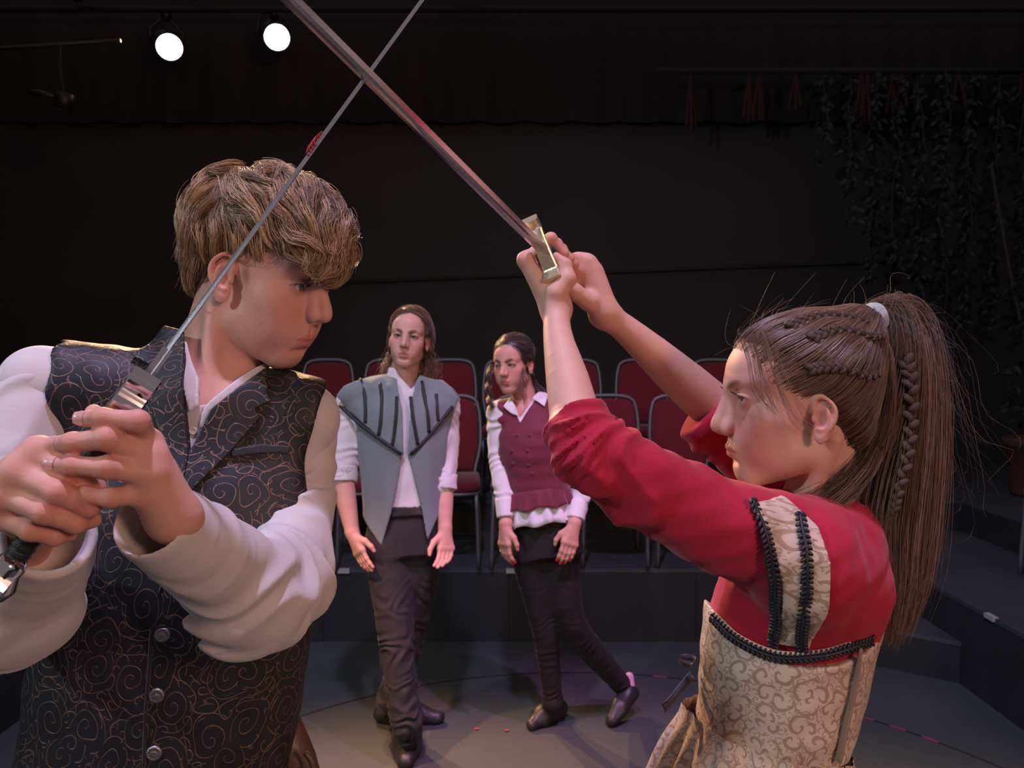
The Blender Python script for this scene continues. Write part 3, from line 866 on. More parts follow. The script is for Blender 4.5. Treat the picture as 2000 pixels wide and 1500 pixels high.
def limb_folds(pts, amp, freq=38.0, twist=2.0, seed=0, where=None, sharp=1.6, reach=.10):
    """cloth creases that run round a limb: displacement for SDF.d"""
    X = resample(np.asarray(pts, float), 24); arc = np.concatenate([[0], np.cumsum(np.linalg.norm(np.diff(X, axis=0), axis=1))])
    TAN = np.gradient(X, axis=0); TAN /= np.linalg.norm(TAN, axis=1)[:, None]; X = f4(X); TAN = f4(TAN); arc = f4(arc)
    lo, hi = X.min(0) - reach, X.max(0) + reach
    def f(p, d):
        out = np.zeros(len(p), p.dtype); near = (np.abs(d) < .025) & (p > lo).all(1) & (p < hi).all(1)
        if not near.any(): return out
        q = p[near]
        i = ((q[:, None] - X[None]) ** 2).sum(2).argmin(1)
        t = arc[i] / arc[-1]; tan = TAN[i]; r = q - X[i]
        s = arc[i] + (r * tan).sum(1)
        w = s * freq + twist * noise(q, 5, 6, seed) * 2.2 + noise(q, 11, 5, seed + 1)
        rid = 1 - np.abs(np.sin(w)) ** sharp
        a = amp * (np.interp(t, *where) if where is not None else 1.0) * (1 - smoothstep(reach * .7, reach, np.sqrt((r * r).sum(1))))
        out[near] = -(rid - .4) * a * (.55 + .45 * noise(q, 9, 5, seed + 2))
        return out
    return f

# --- hair
def gradient(f, p, e=.0012):
    g = np.stack([f(p + e * np.eye(3)[i]) - f(p - e * np.eye(3)[i]) for i in range(3)], 1)
    return g / (np.linalg.norm(g, axis=1)[:, None] + 1e-12)
def grow(f, roots, flow, n=8, step=.006, lift=None, seed=1, wob=.25):
    """strands that slide over the surface f=0; flow(p, k) gives direction, lift[k] the height"""
    rs = np.random.RandomState(seed); p = roots.copy(); out = [p.copy()]
    st = (np.asarray(step) * np.ones(len(p)))[:, None]
    for k in range(1, n):
        g = gradient(f, p); dirv = flow(p, k / (n - 1))
        dirv = dirv + wob * np.stack([noise(p * 1.0, 22, 5, 3 + i) for i in range(3)], 1)
        dirv = dirv - g * (dirv * g).sum(1)[:, None]
        dirv /= np.linalg.norm(dirv, axis=1)[:, None] + 1e-9
        p = p + dirv * st
        hgt = lift(k / (n - 1)) if lift is not None else 0
        g = gradient(f, p)
        p = p - g * (f(p) - hgt)[:, None]
        out.append(p.copy())
    return np.stack(out, 1)
def sample_mesh(v, f, n, seed=0, keep=None):
    rs = np.random.RandomState(seed)
    c = v[f].mean(1); a = np.linalg.norm(np.cross(v[f[:, 1]] - v[f[:, 0]], v[f[:, 2]] - v[f[:, 0]]), axis=1)
    if keep is not None: a = a * keep(c)
    i = rs.choice(len(f), n, p=a / a.sum())
    w = rs.rand(n, 4); w /= w.sum(1)[:, None]
    return (v[f[i]] * w[..., None]).sum(1)
def strand_cols(N_, m, palette, seed=0, k=3, clump=None):
    rs = np.random.RandomState(seed); pal = np.asarray(palette)
    if clump is None: i = rs.rand(N_)
    else: i = np.clip(.5 + .28 * clump + .16 * rs.normal(size=N_), 0, 1)
    x = i * (len(pal) - 1); lo = np.clip(x.astype(int), 0, len(pal) - 2); t = (x - lo)[:, None]
    c = pal[lo] * (1 - t) + pal[lo + 1] * t
    return np.repeat(c, m * k, axis=0)

def scroll_material(name, ground, line, scale=26.0, metal=.6, rough=.35, ground_rough=.5, width=.16, rings=3.2, bump=.35, fine=(0, 0, 0), glitter=0.0):
    """woven scroll / paisley figure: a spiral in every cell, outlined curls between"""
    m, nt, b = material(name); L = nt.links
    at = N(nt, 'ShaderNodeAttribute', attribute_name='pat')
    nz = N(nt, 'ShaderNodeTexNoise', i_Scale=scale * .9, i_Detail=1.0); L.new(at.outputs['Vector'], nz.inputs['Vector'])
    sub = N(nt, 'ShaderNodeVectorMath', operation='SUBTRACT'); L.new(nz.outputs['Color'], sub.inputs[0]); sub.inputs[1].default_value = (.5, .5, .5)
    scl = N(nt, 'ShaderNodeVectorMath', operation='SCALE'); L.new(sub.outputs[0], scl.inputs[0]); scl.inputs['Scale'].default_value = .55 / scale
    add = N(nt, 'ShaderNodeVectorMath', operation='ADD'); L.new(at.outputs['Vector'], add.inputs[0]); L.new(scl.outputs[0], add.inputs[1])
    def spiral(sc, turns, wdt, off):
        mul = N(nt, 'ShaderNodeVectorMath', operation='MULTIPLY_ADD'); L.new(add.outputs[0], mul.inputs[0])
        mul.inputs[1].default_value = (sc, sc, sc); mul.inputs[2].default_value = (off, off * .7, 0)
        vo = N(nt, 'ShaderNodeTexVoronoi', voronoi_dimensions='2D', i_Scale=1.0, i_Randomness=.85); L.new(mul.outputs[0], vo.inputs['Vector'])
        d = N(nt, 'ShaderNodeVectorMath', operation='SUBTRACT'); L.new(mul.outputs[0], d.inputs[0]); L.new(vo.outputs['Position'], d.inputs[1])
        sx = N(nt, 'ShaderNodeSeparateXYZ'); L.new(d.outputs[0], sx.inputs[0])
        cr = N(nt, 'ShaderNodeSeparateColor'); L.new(vo.outputs['Color'], cr.inputs[0])
        th = mth(nt, 'ARCTAN2', sx.outputs['Y'], sx.outputs['X'])
        sgn = mth(nt, 'SUBTRACT', mth(nt, 'MULTIPLY', mth(nt, 'GREATER_THAN', cr.outputs[0], .5), 2.0), 1.0)
        ph = mth(nt, 'ADD', mth(nt, 'MULTIPLY', vo.outputs['Distance'], turns * 6.283), mth(nt, 'MULTIPLY', th, sgn))
        ph = mth(nt, 'ADD', ph, mth(nt, 'MULTIPLY', cr.outputs[1], 6.283))
        s = mth(nt, 'ABSOLUTE', mth(nt, 'SINE', mth(nt, 'MULTIPLY', ph, .5)))
        mp = N(nt, 'ShaderNodeMapRange', interpolation_type='SMOOTHSTEP'); L.new(s, mp.inputs[0])
        mp.inputs[1].default_value = wdt; mp.inputs[2].default_value = wdt * .45; mp.inputs[3].default_value = 0.0; mp.inputs[4].default_value = 1.0
        return mp.outputs[0], vo, cr
    l1, v1, c1 = spiral(scale, rings, width, 0.0)
    l2, v2, c2 = spiral(scale * 2.3, 1.7, width * 1.2, 3.7)
    gate = mth(nt, 'GREATER_THAN', v1.outputs['Distance'], .40)
    ln = mth(nt, 'MAXIMUM', l1, mth(nt, 'MULTIPLY', mth(nt, 'MULTIPLY', l2, gate), .8))
    gl = N(nt, 'ShaderNodeTexNoise', i_Scale=900.0, i_Detail=1.0); L.new(at.outputs['Vector'], gl.inputs['Vector'])
    brk = mth(nt, 'ADD', .55, mth(nt, 'MULTIPLY', gl.outputs['Fac'], .7))
    fac = mth(nt, 'MULTIPLY', ln, mth(nt, 'MINIMUM', brk, 1.0))
    big = N(nt, 'ShaderNodeTexNoise', i_Scale=7.0, i_Detail=2.0); L.new(at.outputs['Vector'], big.inputs['Vector'])
    g2 = mix(nt, big.outputs['Fac'], tuple(q * .75 for q in ground), tuple(q * 1.25 for q in ground))
    L.new(mix(nt, fac, g2, line), b.inputs['Base Color'])
    L.new(mth(nt, 'MULTIPLY', fac, metal), b.inputs['Metallic'])
    rg = mth(nt, 'ADD', ground_rough, mth(nt, 'MULTIPLY', fac, rough - ground_rough)); L.new(rg, b.inputs['Roughness'])
    b.inputs['Specular IOR Level'].default_value = .35
    bn = N(nt, 'ShaderNodeBump', i_Strength=bump, i_Distance=.0014)
    L.new(mth(nt, 'ADD', fac, mth(nt, 'MULTIPLY', gl.outputs['Fac'], .35)), bn.inputs['Height']); L.new(bn.outputs[0], b.inputs['Normal'])
    return m
# ------------------------------------------------------------------ swordsman in the paisley waistcoat
M_SKIN = skin_material('skin')
M_EYE = hair_material('eye_surface', .08)
M_HAIR = hair_material('hair_strands')
M_LASH = simple('lash', (.03, .02, .015), .5)
M_NAIL = simple('fingernail', (.62, .34, .31), .25, var=.05)
M_SHIRT = cloth('cream_cotton', (.60, .555, .55), .72, sheen=.15, var=.05)
M_PAISLEY = scroll_material('black_paisley_brocade', (.014, .0155, .021), (.24, .150, .112), 17.0, .75, .34, .52, .20, 4.6, .5)
M_LAPEL = scroll_material('black_paisley_lapel', (.014, .0155, .021), (.24, .150, .112), 17.0, .75, .34, .52, .20, 4.6, .5)
M_LINING = cloth('dark_lining', (.018, .017, .02), .5)
M_PEWTER = simple('pewter', (.30, .28, .28), .38, .9, .35, 300.0, .5, 500.0)
M_LEATHER = simple('brown_leather', (.115, .060, .042), .42, 0, .25, 40.0, .3, 260.0)

BH = Frame(P(507.3, 546.2, 1.06), np.array([[-0.3043, 0.9011, 0.3089], [-0.9525, -0.284, -0.1097], [-0.0111, -0.3276, 0.9448]]), .95)
BW = Warp([[0.13, -0.0165], [0.079, -0.1085], [0.0955, -0.0925], [0.006, -0.03], [-0.019, 0.034], [-0.029, 0.009], [0.004, 0.0], [0.082, 0.011], [0.089, -0.057], [0.104, -0.031], [0.106, -0.051], [0.1045, -0.062], [0.098, 0.018]],
          [[-0.0091, 0.0026], [0.0028, -0.0085], [-0.0088, 0.0191], [0.0155, 0.0001], [0.0105, 0.0007], [-0.0097, 0.0048], [-0.0075, -0.0062], [-0.0148, 0.0036], [0.0076, -0.0023], [0.012, 0.0035], [-0.0047, -0.0016], [-0.0024, -0.0124], [0.0128, -0.0006]], .035)
B_WAIST = P(318, 1450, 1.05); B_NECK = P(425, 745, 1.06)
B_SR = P(82, 752, 1.01); B_SL = P(590, 818, 1.065)     # right and left shoulder joints
_up = unit(B_NECK - B_WAIST); _x = unit((B_SR - B_SL) - _up * ((B_SR - B_SL) @ _up)); _y = np.cross(_up, _x)
BT = Frame(B_WAIST, np.column_stack([_x, _y, _up]))
boy_rows = [(-.16, .160, .105, 0, 0), (-.06, .162, .105, 0, 0), (.04, .160, .105, 0, 0), (.14, .160, .108, 0, .002), (.25, .168, .112, 0, .004), (.34, .172, .108, 0, .002), (.41, .150, .085, 0, -.004), (.46, .085, .062, 0, -.010), (.49, .060, .055, 0, -.010)]
def boy_torso(infl):
    S = SDF()
    S.u(loft(BT, [(z, a + infl, b + infl, cx, cy) for z, a, b, cx, cy in boy_rows], 2.2))
    S.u(cap(B_NECK - _up * .035 + _x * .02, B_SR, .052 + infl, .046 + infl), .05)
    S.u(cap(B_NECK - _up * .035 - _x * .02, B_SL, .052 + infl, .046 + infl), .05)
    return S
boy = root('person', (float(B_WAIST[0]), float(B_WAIST[1]), 0.0), 'young swordsman in black paisley waistcoat and cream shirt, both hands on his raised sword', 'person')

# hands: joints as seen, with their distances
B_LF = [PL((288, 866, .668), (270, 823, .634), (200, 817, .630), (162, 818, .637)),
        PL((292, 893, .655), (207, 857, .627), (142, 865, .629), (109, 868, .637)),
        PL((294, 925, .652), (206, 914, .625), (142, 909, .626), (103, 906, .632)),
        PL((286, 964, .655), (216, 972, .634), (167, 969, .632), (137, 966, .637))]
B_LT = PL((318, 975, .690), (262, 900, .705), (205, 828, .692), (183, 806, .680))
B_LW = P(338, 1008, .682)
B_RF = [PL((74, 884, .642), (142, 918, .636), (185, 955, .650), (170, 965, .680)),
        PL((34, 922, .634), (112, 962, .623), (172, 990, .637), (186, 985, .660)),
        PL((10, 965, .634), (86, 1001, .622), (148, 1022, .636), (182, 1016, .652)),
        PL((2, 1006, .642), (60, 1036, .630), (106, 1048, .640), (136, 1044, .654))]
B_RT = PL((50, 960, .700), (85, 900, .700), (140, 868, .690), (178, 862, .676))
B_RW = P(62, 1010, .715)

# skin: head and neck, both hands
S = SDF()
bh = head_sdf(lid=.0066, gaze_drop=.0004, jaw=1.03, nose=.9, cheek=1.05, brow=.72)
S.u(head_prim(bh, BH, BW))
S.u(cap(BH.w((0, -.030, -.015)), P(412, 745, 1.075), .050, .054), .020)
S.u(cap(BH.w((0, -.004, -.055)), P(428, 765, 1.055), .030, .034), .020)
S.u(cap(BH.w((.056, -.020, -.040)), P(398, 785, 1.005), .009, .009), .022)
S.u(ell(P(410, 812, 1.055), (.11, .075, .055)), .035)
hand_sdf(S, B_LW, B_LF, B_LT); hand_sdf(S, B_RW, B_RF, B_RT, 1.04)
S.u(tube([B_LW, P(420, 1080, .760), P(536, 1160, .91), P(576, 1000, 1.045), B_SL, P(420, 800, 1.07)], [.0185, .025, .022, .022, .025, .03], 14), .012)
S.u(tube([B_RW, P(40, 1110, .79), P(0, 1180, .88), P(40, 960, .97), B_SR, P(410, 800, 1.07)], [.0195, .025, .022, .022, .025, .03], 14), .012)
hv, hf = surface(S, .0016)
loc = BW.inv(BH.inv(hv)); cols = np.tile(BASE_SKIN * 1.0, (len(hv), 1))
inh = ((loc[:, 2] > -.14) & (np.abs(loc[:, 0]) < .12))
sub = cols[inh]; head_paint(loc[inh], sub, brow_col=(.23, .13, .075), lip=(.47, .19, .16), blush=.30, brow_w=.9); cols[inh] = sub
_rs = np.random.RandomState(3)
for q in range(26):                                    # small blemishes on the cheek
    c = A(.050 + .006 * _rs.normal(), .045 + .020 * _rs.normal(), -.030 + .020 * _rs.normal())
    d = np.linalg.norm(loc - c, axis=1) - .0012 * (1 + _rs.rand()) - np.maximum(0, np.abs(loc[:, 0] - c[0]) - .012) * 0
    d = np.hypot(loc[:, 1] - c[1], loc[:, 2] - c[2]); m = ((1 - smoothstep(.0006, .0020 + .001 * _rs.rand(), d)) * (loc[:, 0] > .02) * .28)[:, None]
    cols = cols * (1 - m) + A(.40, .15, .12) * m
for F4 in (B_LF, B_RF):
    for ch in F4:
        for j in (0, 1, 2):
            m = (1 - smoothstep(.004, .013, np.linalg.norm(hv - ch[j], axis=1) - .006))[:, None] * .35
            cols = cols * (1 - m) + A(.55, .19, .15) * m
        m = (1 - smoothstep(.004, .012, np.linalg.norm(hv - ch[3], axis=1)))[:, None] * .45
        cols = cols * (1 - m) + A(.58, .22, .19) * m
# short clipped sideburn in front of the ear
m = ((1 - smoothstep(.0, 1.0, np.hypot((loc[:, 1] - .024) / .012, (loc[:, 2] - .012) / .024))) * (loc[:, 0] > .03))[:, None] * .75
cols = cols * (1 - m) + A(.20, .115, .07) * m
mesh_obj('body', hv, hf, M_SKIN, boy, cols=cols)
_tocam = lambda p: unit(CAM_LOC - p)
for ch in B_LF:
    nv_, nf_ = nail_mesh(ch, _tocam(ch[3]) + A(0, 0, .12), 1.0, .0068); mesh_obj('fingernail', nv_, nf_, M_NAIL, boy)
for sd in (-1, 1):
    ef = Frame(BH.o, BH.R, BH.k)
    c0 = EYE_C * A(sd, 1, 1); dlt = BW.fwd(c0[None])[0] - c0
    ev, ef_, ec = eye_mesh(Frame(BH.w(dlt) , BH.R, BH.k), sd, (-.12, 1, .06)); mesh_obj('eye', ev, ef_, M_EYE, boy, cols=ec)
    lv, lf = lashes(Frame(BH.w(dlt), BH.R, BH.k), sd); mesh_obj('eyelash', lv, lf, M_LASH, boy)

# hair: a full cap with longer top and swept fringe
HC = SDF()
HC.u(ell((0, -.030, .060), (.083, .108, .094)))
HC.u(ell((0, .030, .086), (.074, .088, .068)), .03)
HC.u(ell((.005, .078, .066), (.062, .046, .042)), .025)
HC.u(ell((.020, .100, .050), (.045, .024, .030)), .02)
HC.u(ell((0, -.076, .00), (.060, .034, .062)), .03)
HC.s(box((0, .095, -.060), (.12, .090, .088)), .012)             # face
HC.s(ell((.060, .078, .020), (.030, .045, .036)), .012)           # temple, his right
HC.s(ell((-.060, .078, .020), (.030, .045, .036)), .012)
HC.s(ell((.088, .006, -.004), (.030, .034, .036)), .008)         # around the ears
HC.s(ell((-.088, .006, -.004), (.030, .034, .036)), .008)
HC.s(box((0, .02, -.100), (.2, .075, .070)), .01)
hcv, hcf = surface(HC, .003)
fHC = field(HC)
crown = A(.0, -.062, .125)
def boy_flow(p, t):
    away = p - crown; away /= np.linalg.norm(away, axis=1)[:, None] + 1e-6
    fwd = smoothstep(-.05, .03, p[:, 1])[:, None]; top = smoothstep(.02, .09, p[:, 2])[:, None]
    a = away * .8 + A(0, 0, -.5) * (1 - top)
    sweep_ = A(.45, .75, -.25) * top + A(.35, .35, -.9) * (1 - top)
    side = A(0, -.30, -.9) * (1 - top) + A(.35, .6, -.2) * top
    front = smoothstep(.035, .08, p[:, 1])[:, None]
    return a * (1 - fwd) + (side * (1 - front) + sweep_ * front) * fwd
rt = sample_mesh(hcv, hcf, 9500, 1)
ln_ = np.where(rt[:, 2] > .045, .0085, .0042) * (.8 + .5 * np.random.RandomState(2).rand(len(rt)))
cl = .6 * noise(rt, 34, 7, 2) + .6 * noise(rt, 75, 6, 3)
cur = grow(fHC, rt, boy_flow, 8, ln_, lambda t: -.003 + .0045 * t, wob=.35)
cur += (np.clip(cl, -1.6, 1.6)[:, None] * .0030 * np.linspace(.4, 1.5, 8)[None])[..., None] * gradient(fHC, rt)[:, None, :]
fr2 = np.random.RandomState(7).choice(len(rt), 260)                       # fly-away ends
fly = cur[fr2].copy(); g_ = gradient(fHC, fly[:, 3]); fly += (np.linspace(0, 1, 8)[None, :] ** 2 * (.004 + .008 * np.random.RandomState(8).rand(260))[:, None])[..., None] * g_[:, None]
HP = [(.085, .046, .022), (.21, .120, .058), (.38, .225, .115), (.58, .37, .20)]
# tousled locks on top
lr = sample_mesh(hcv, hcf, 150, 17, keep=lambda c: (c[:, 2] > .06) * (.4 + 1.6 * (c[:, 0] > -.02)))
lk = grow(fHC, lr, boy_flow, 10, .0072, lambda t: .0005 + .0055 * math.sin(math.pi * min(1, t * 1.15)), seed=5, wob=.42)
rsl = np.random.RandomState(33); LK = np.repeat(lk, 22, axis=0); tl = np.linspace(0, 1, 10)[None, :, None]
LK = LK + rsl.normal(size=(len(LK), 1, 3)) * .0042 * (1 - .75 * tl) + rsl.normal(size=(len(LK), 1, 3)) * .0012 * tl
lkc = np.repeat(rsl.normal(size=150) * .9 + .35, 22)
lv_, lf_ = strands_mesh(BH.w(LK.reshape(-1, 3)).reshape(LK.shape), .00040)
sv, sf = strands_mesh(BH.w(cur.reshape(-1, 3)).reshape(cur.shape), .00042)
fv, ff = strands_mesh(BH.w(fly.reshape(-1, 3)).reshape(fly.shape), .00022)
capc = np.tile(A(.085, .045, .022), (len(hcv), 1))
# shrink the cap a little so that strands cover it
hcw = BH.w(hcv - gradient(fHC, hcv) * .0035)
av, af = join((hcw, hcf), (sv, sf), (fv, ff), (lv_, lf_))
mesh_obj('hair', av, af, M_HAIR, boy, cols=np.vstack([capc, strand_cols(len(rt), 8, HP, 1, clump=cl), strand_cols(260, 8, HP, 2), strand_cols(len(LK), 10, HP, 6, clump=lkc)]))

# shirt: body, collar, sleeves
SB = boy_torso(.006)
vsh = px_poly(BT, [(318, 600), (340, 668), (376, 742), (384, 792), (402, 788), (452, 742), (494, 708), (540, 640)], .97)
COLR = SDF(); COLR.u(cap(P(425, 735, 1.07) + _up * .03, P(420, 800, 1.05), .064, .082)); 
SH = boy_torso(.006)
SH.u(cap(P(424, 690, 1.075), P(416, 800, 1.055), .0625, .076), .012)
SH.s(poly2(BT, vsh, 0.0, .4), .002)
SH.s(cap(P(428, 640, 1.075), P(418, 775, 1.06), .0575, .0590), .001)
SH.i(plane(P(400, 690, 1.0), unit(_up * .9 - _x * .28 * 0 + _y * -.05)), .003)
SH.s(plane(P(425, 693, 1.0), -_up), .002) if False else None
L_ARM = PL((578, 850, 1.085), (576, 1000, 1.045), (536, 1168, .905), (440, 1108, .795), (312, 1022, .690))
L_RAD = [.056, .052, .056, .050, .0385]
SLV = SDF(); SLV.u(tube(L_ARM, L_RAD, 16))
SLV.u(ell(P(480, 1185, .84), (.05, .05, .045)), .04)
SLV.u(ell(P(540, 1110, .91), (.045, .05, .05)), .03)
SLV.d(limb_folds(L_ARM, .0120, 50, 1.7, 3, ([0, .2, .4, .62, .8, .95, 1], [.5, .7, 1.2, 1.3, .7, .15, 0])))
_ax = unit(L_ARM[4] - L_ARM[3]); SLV.i(plane(L_ARM[4] + _ax * .018, _ax), .005)
SLV.s(cap(L_ARM[4] + _ax * .05, L_ARM[4] - _ax * .045, .0370, .027), .004)
R_ARM = PL((84, 765, 1.015), (30, 960, .96), (0, 1190, .87), (60, 1110, .780), (92, 1052, .715))
R_RAD = [.058, .056, .062, .054, .0420]
SRV = SDF(); SRV.u(tube(R_ARM, R_RAD, 16)); SRV.u(ell(P(30, 1190, .82), (.055, .05, .05)), .04)
SRV.d(limb_folds(R_ARM, .009, 46, 1.6, 6, ([0, .25, .6, .85, .95, 1], [.5, .7, 1.1, .5, .1, 0])))
_bx = unit(R_ARM[4] - R_ARM[3]); SRV.i(plane(R_ARM[4] + _bx * .012, _bx), .002)
SRV.s(cap(R_ARM[4] + _bx * .05, R_ARM[4] - _bx * .03, .0370, .028), .004)
m1 = surface(SH, .003); m2 = surface(SLV, .0024); m3 = surface(SRV, .003)
shirt = mesh_obj('shirt', *join(m1, m2, m3), M_SHIRT, boy)
SHB = boy_torso(.006); SHB.u(cap(P(424, 690, 1.075), P(416, 800, 1.055), .0625, .076), .012)
for pix in ([(330, 662), (346, 664), (362, 705), (382, 742), (386, 794), (366, 806), (350, 750), (338, 700)], [(496, 704), (503, 722), (452, 764), (412, 806), (396, 842), (384, 838), (392, 800), (404, 784), (450, 742)]):
    Q = SDF(); Q.u(shell(SHB, .0035, .0022, poly2(BT, px_poly(BT, pix, .965), 0, .5))); mesh_obj('collar', *surface(Q, .0022), M_SHIRT, shirt)
cuff_c = L_ARM[4] + _ax * .0155; 
def ring_on(axis_pt, ax, r, n=40, a0=0, a1=6.283, squash=1.0):
    s = unit(np.cross(ax, A(.2, .3, 1))); u = np.cross(ax, s)
    return np.array([axis_pt + r * (math.cos(a) * s + squash * math.sin(a) * u) for a in np.linspace(a0, a1, n)])

# waistcoat
VB = boy_torso(.016)
VB.u(cap(P(420, 668, 1.078), P(414, 790, 1.06), .0715, .086), .014)
V_OPEN = [(270, 600), (338, 640), (345, 700), (352, 800), (366, 886), (405, 800), (470, 745), (512, 700), (540, 600)]
VS = boy_torso(.016)
VS.u(cap(P(420, 668, 1.078), P(414, 790, 1.06), .0715, .086), .014)
VS.i(plane(P(380, 655, 1.0), _up), .004)
VS.s(poly2(BT, px_poly(BT, V_OPEN, .95), 0, .5), .002)
VS.s(cap(P(428, 600, 1.075), P(420, 775, 1.06), .0655, .067), .003)
VS.s(cap(B_SR + _x * .006, B_SR + _x * .20, .064, .16), .01)
VS.s(cap(B_SR + _x * .012 - _up * .02, B_SR + _x * .05 - _up * .13, .060, .050), .02)
VS.s(cap(B_SL - _x * .062, B_SL - _x * .2, .064, .16), .01)
VS.s(cap(B_SL - _x * .058 - _up * .02, B_SL - _x * .050 - _up * .15, .058, .055), .02)
VS.d(lambda p, d: -.0016 * noise(p, 9, 8, 4) - .0010 * noise(p, 22, 6, 1))
vv, vf = surface(VS, .0028)
def torso_pat(fr, v, r=.17):
    q = fr.inv(v); s = smoothstep(.28, .44, q[:, 2])
    return np.column_stack([np.arctan2(q[:, 0], q[:, 1]) * r * (1 - s) + q[:, 0] * 1.1 * s, q[:, 2] - .9 * (q[:, 1] - .11) * s, np.zeros(len(v))])
vest = mesh_obj('waistcoat', vv, vf, M_PAISLEY, boy, vecs=torso_pat(BT, vv))
def patch(name, pix, depth, base, off, th, mat, parent, h=.002, fr=BT, vecs=True, ylo=0, yhi=.5, paint=None):
    S_ = SDF(); S_.u(shell(base, off, th, poly2(fr, px_poly(fr, pix, depth), ylo, yhi)))
    v, f = surface(S_, h)
    return mesh_obj(name, v, f, mat, parent, vecs=torso_pat(fr, v) + A(.31, .17, 0) if vecs else None)
patch('lapel', [(338, 640), (290, 628), (232, 690), (262, 705), (285, 716), (288, 800), (330, 900), (362, 968), (366, 886), (352, 800), (345, 700)], .95, VB, .0045, .0030, M_LAPEL, vest)
patch('lapel', [(366, 886), (405, 800), (470, 745), (505, 712), (512, 772), (520, 785), (488, 800), (498, 820), (440, 890), (372, 962), (362, 968)], .95, VB, .0045, .0030, M_LAPEL, vest)
patch('pocket_welt', [(445, 880), (500, 872), (560, 878), (555, 893), (500, 890), (447, 896)], .95, VB, .003, .0025, M_LINING, vest, vecs=False)
# front closure edge and pewter buttons
ed = []
for (x_, y_) in [(364, 905), (345, 1000), (330, 1100), (300, 1200), (292, 1300), (284, 1400), (280, 1510)]:
    q = P(x_, y_, .9)
    for _ in range(24):
        dd = VB.ev(q[None], .3)[0]; dirv = unit(q - CAM_LOC); q = q + dirv * np.clip(dd, -.03, .03) * .9
    ed.append(q)
ed = resample(ed, 30)
cv_, cf_ = sweep(ed, .0022, 6); mesh_obj('front_edge', cv_, cf_, M_LINING, vest)
def hit(px, py, f, d0=.6, d1=2.0, n=400):
    ds = np.linspace(d0, d1, n); pts = np.array([P(px, py, d) for d in ds]); v = f(pts)
    return pts[np.argmax(v < 0)] if (v < 0).any() else None
for bx, by in ((318, 1238), (307, 1357), (302, 1469)):
    q = hit(bx, by, lambda p: VB.ev(p, .3)); n_ = gradient(lambda p: VB.ev(p, .3), q[None])[0]
    Rz = axes(np.cross(n_, A(1, 0, 0)), n_); Rz = np.column_stack([Rz[:, 0], Rz[:, 1], n_])
    lv, lf = lathe([(.0015, -.002), (.004, .000), (.0092, .0015), (.0096, .0030), (.0088, .0045), (.0070, .0052), (.0064, .0048), (.0035, .0056), (.0005, .0060)], 20, Rz, q)
    mesh_obj('button', lv, lf, M_PEWTER, vest)
for bx, by in ((361, 722), (378, 842)):
    q = hit(bx, by, lambda p: SH.ev(p, .3)); n_ = gradient(lambda p: SH.ev(p, .3), q[None])[0]
    Rz = axes(np.cross(n_, A(1, 0, 0)), n_); Rz = np.column_stack([Rz[:, 0], Rz[:, 1], n_])
    lv, lf = lathe([(.002, -.001), (.0052, .0005), (.0055, .0018), (.0045, .0026), (.003, .0020), (.0005, .0019)], 16, Rz, q)
    mesh_obj('shirt_button', lv, lf, M_SHIRT, shirt)
# trousers: hips and legs standing on the floor
TR = SDF(); hipc = B_WAIST - _up * .13
TR.u(tube(PL((548, 1385, 1.085), (562, 1440, 1.08), (582, 1520, 1.08), (590, 1700, 1.1)), [.020, .026, .032, .05], 8), .02)
TR.u(loft(Frame(hipc, BT.R), [(-.14, .165, .115, 0, 0), (-.05, .178, .118, 0, 0), (.06, .168, .110, 0, 0)], 2.2))
for sd in (-1, 1):
    hip = hipc + _x * .085 * sd - A(0, 0, .06); kn = A(hip[0] + sd * -.03, hip[1] - .02, .50); an = A(kn[0] - sd * .02, kn[1] + .06, .09)
    TR.u(tube([hip, kn, an], [.095, .068, .055], 8), .04)
mesh_obj('trousers', *surface(TR, .006), M_LEATHER, boy)
for c_, r_ in ((P(568, 1378, 1.075), (.012, .012, .026)), (P(52, 1492, 1.08), (.012, .02, .040))):
    TL = SDF(); TL.u(ell(c_, r_)); TL.d(lambda p, d: -.002 * noise(p, 30, 5, 2)); mesh_obj('shirt_tail', *surface(TL, .003), M_SHIRT, shirt)
lv, lf = sweep(resample([P(596, 1470, 1.03), P(606, 1482, 1.03), P(612, 1500, 1.03), P(604, 1512, 1.03)], 10), .004, 6); mesh_obj('lacing', lv, lf, M_LEATHER, boy)
for sd in (-1, 1):
    an = A(hipc[0] + _x[0] * .085 * sd - sd * .05, hipc[1] + .045, .05); toe = an + A(sd * -.02, -.17, -.022)
    SO = SDF(); SO.u(cap(an + A(0, .03, -.008), toe, .040, .034)); SO.u(cap(an, an + A(0, .01, .07), .042, .046), .02); SO.i(plane((0, 0, 0.002), (0, 0, -1)), .004)
    mesh_obj('shoe', *surface(SO, .005), M_LINING, boy)
# ------------------------------------------------------------------ swordswoman in the red blouse and brocade bodice
M_RED = cloth('crimson_wool', (.40, .012, .040), .9, 700.0, .12, .14, .35)
M_BROCADE = scroll_material('cream_scroll_brocade', (.62, .50, .42), (.36, .235, .165), 42.0, .0, .5, .42, .56, 1.6, .25)
M_SKIRT = scroll_material('cream_scroll_skirt', (.62, .50, .42), (.38, .25, .18), 42.0, .0, .5, .42, .56, 1.6, .25)
M_GIMP = simple('navy_braid', (.018, .020, .030), .45, 0, .3, 60.0, .3, 700.0)
M_PIPING = cloth('cream_piping', (.66, .55, .46), .6)
M_FOLD = cloth('tan_back_edge', (.30, .19, .13), .7)
M_TIE = cloth('grey_hair_tie', (.42, .46, .46), .8)
M_RIBBON = cloth('dark_ribbon', (.03, .03, .045), .45)

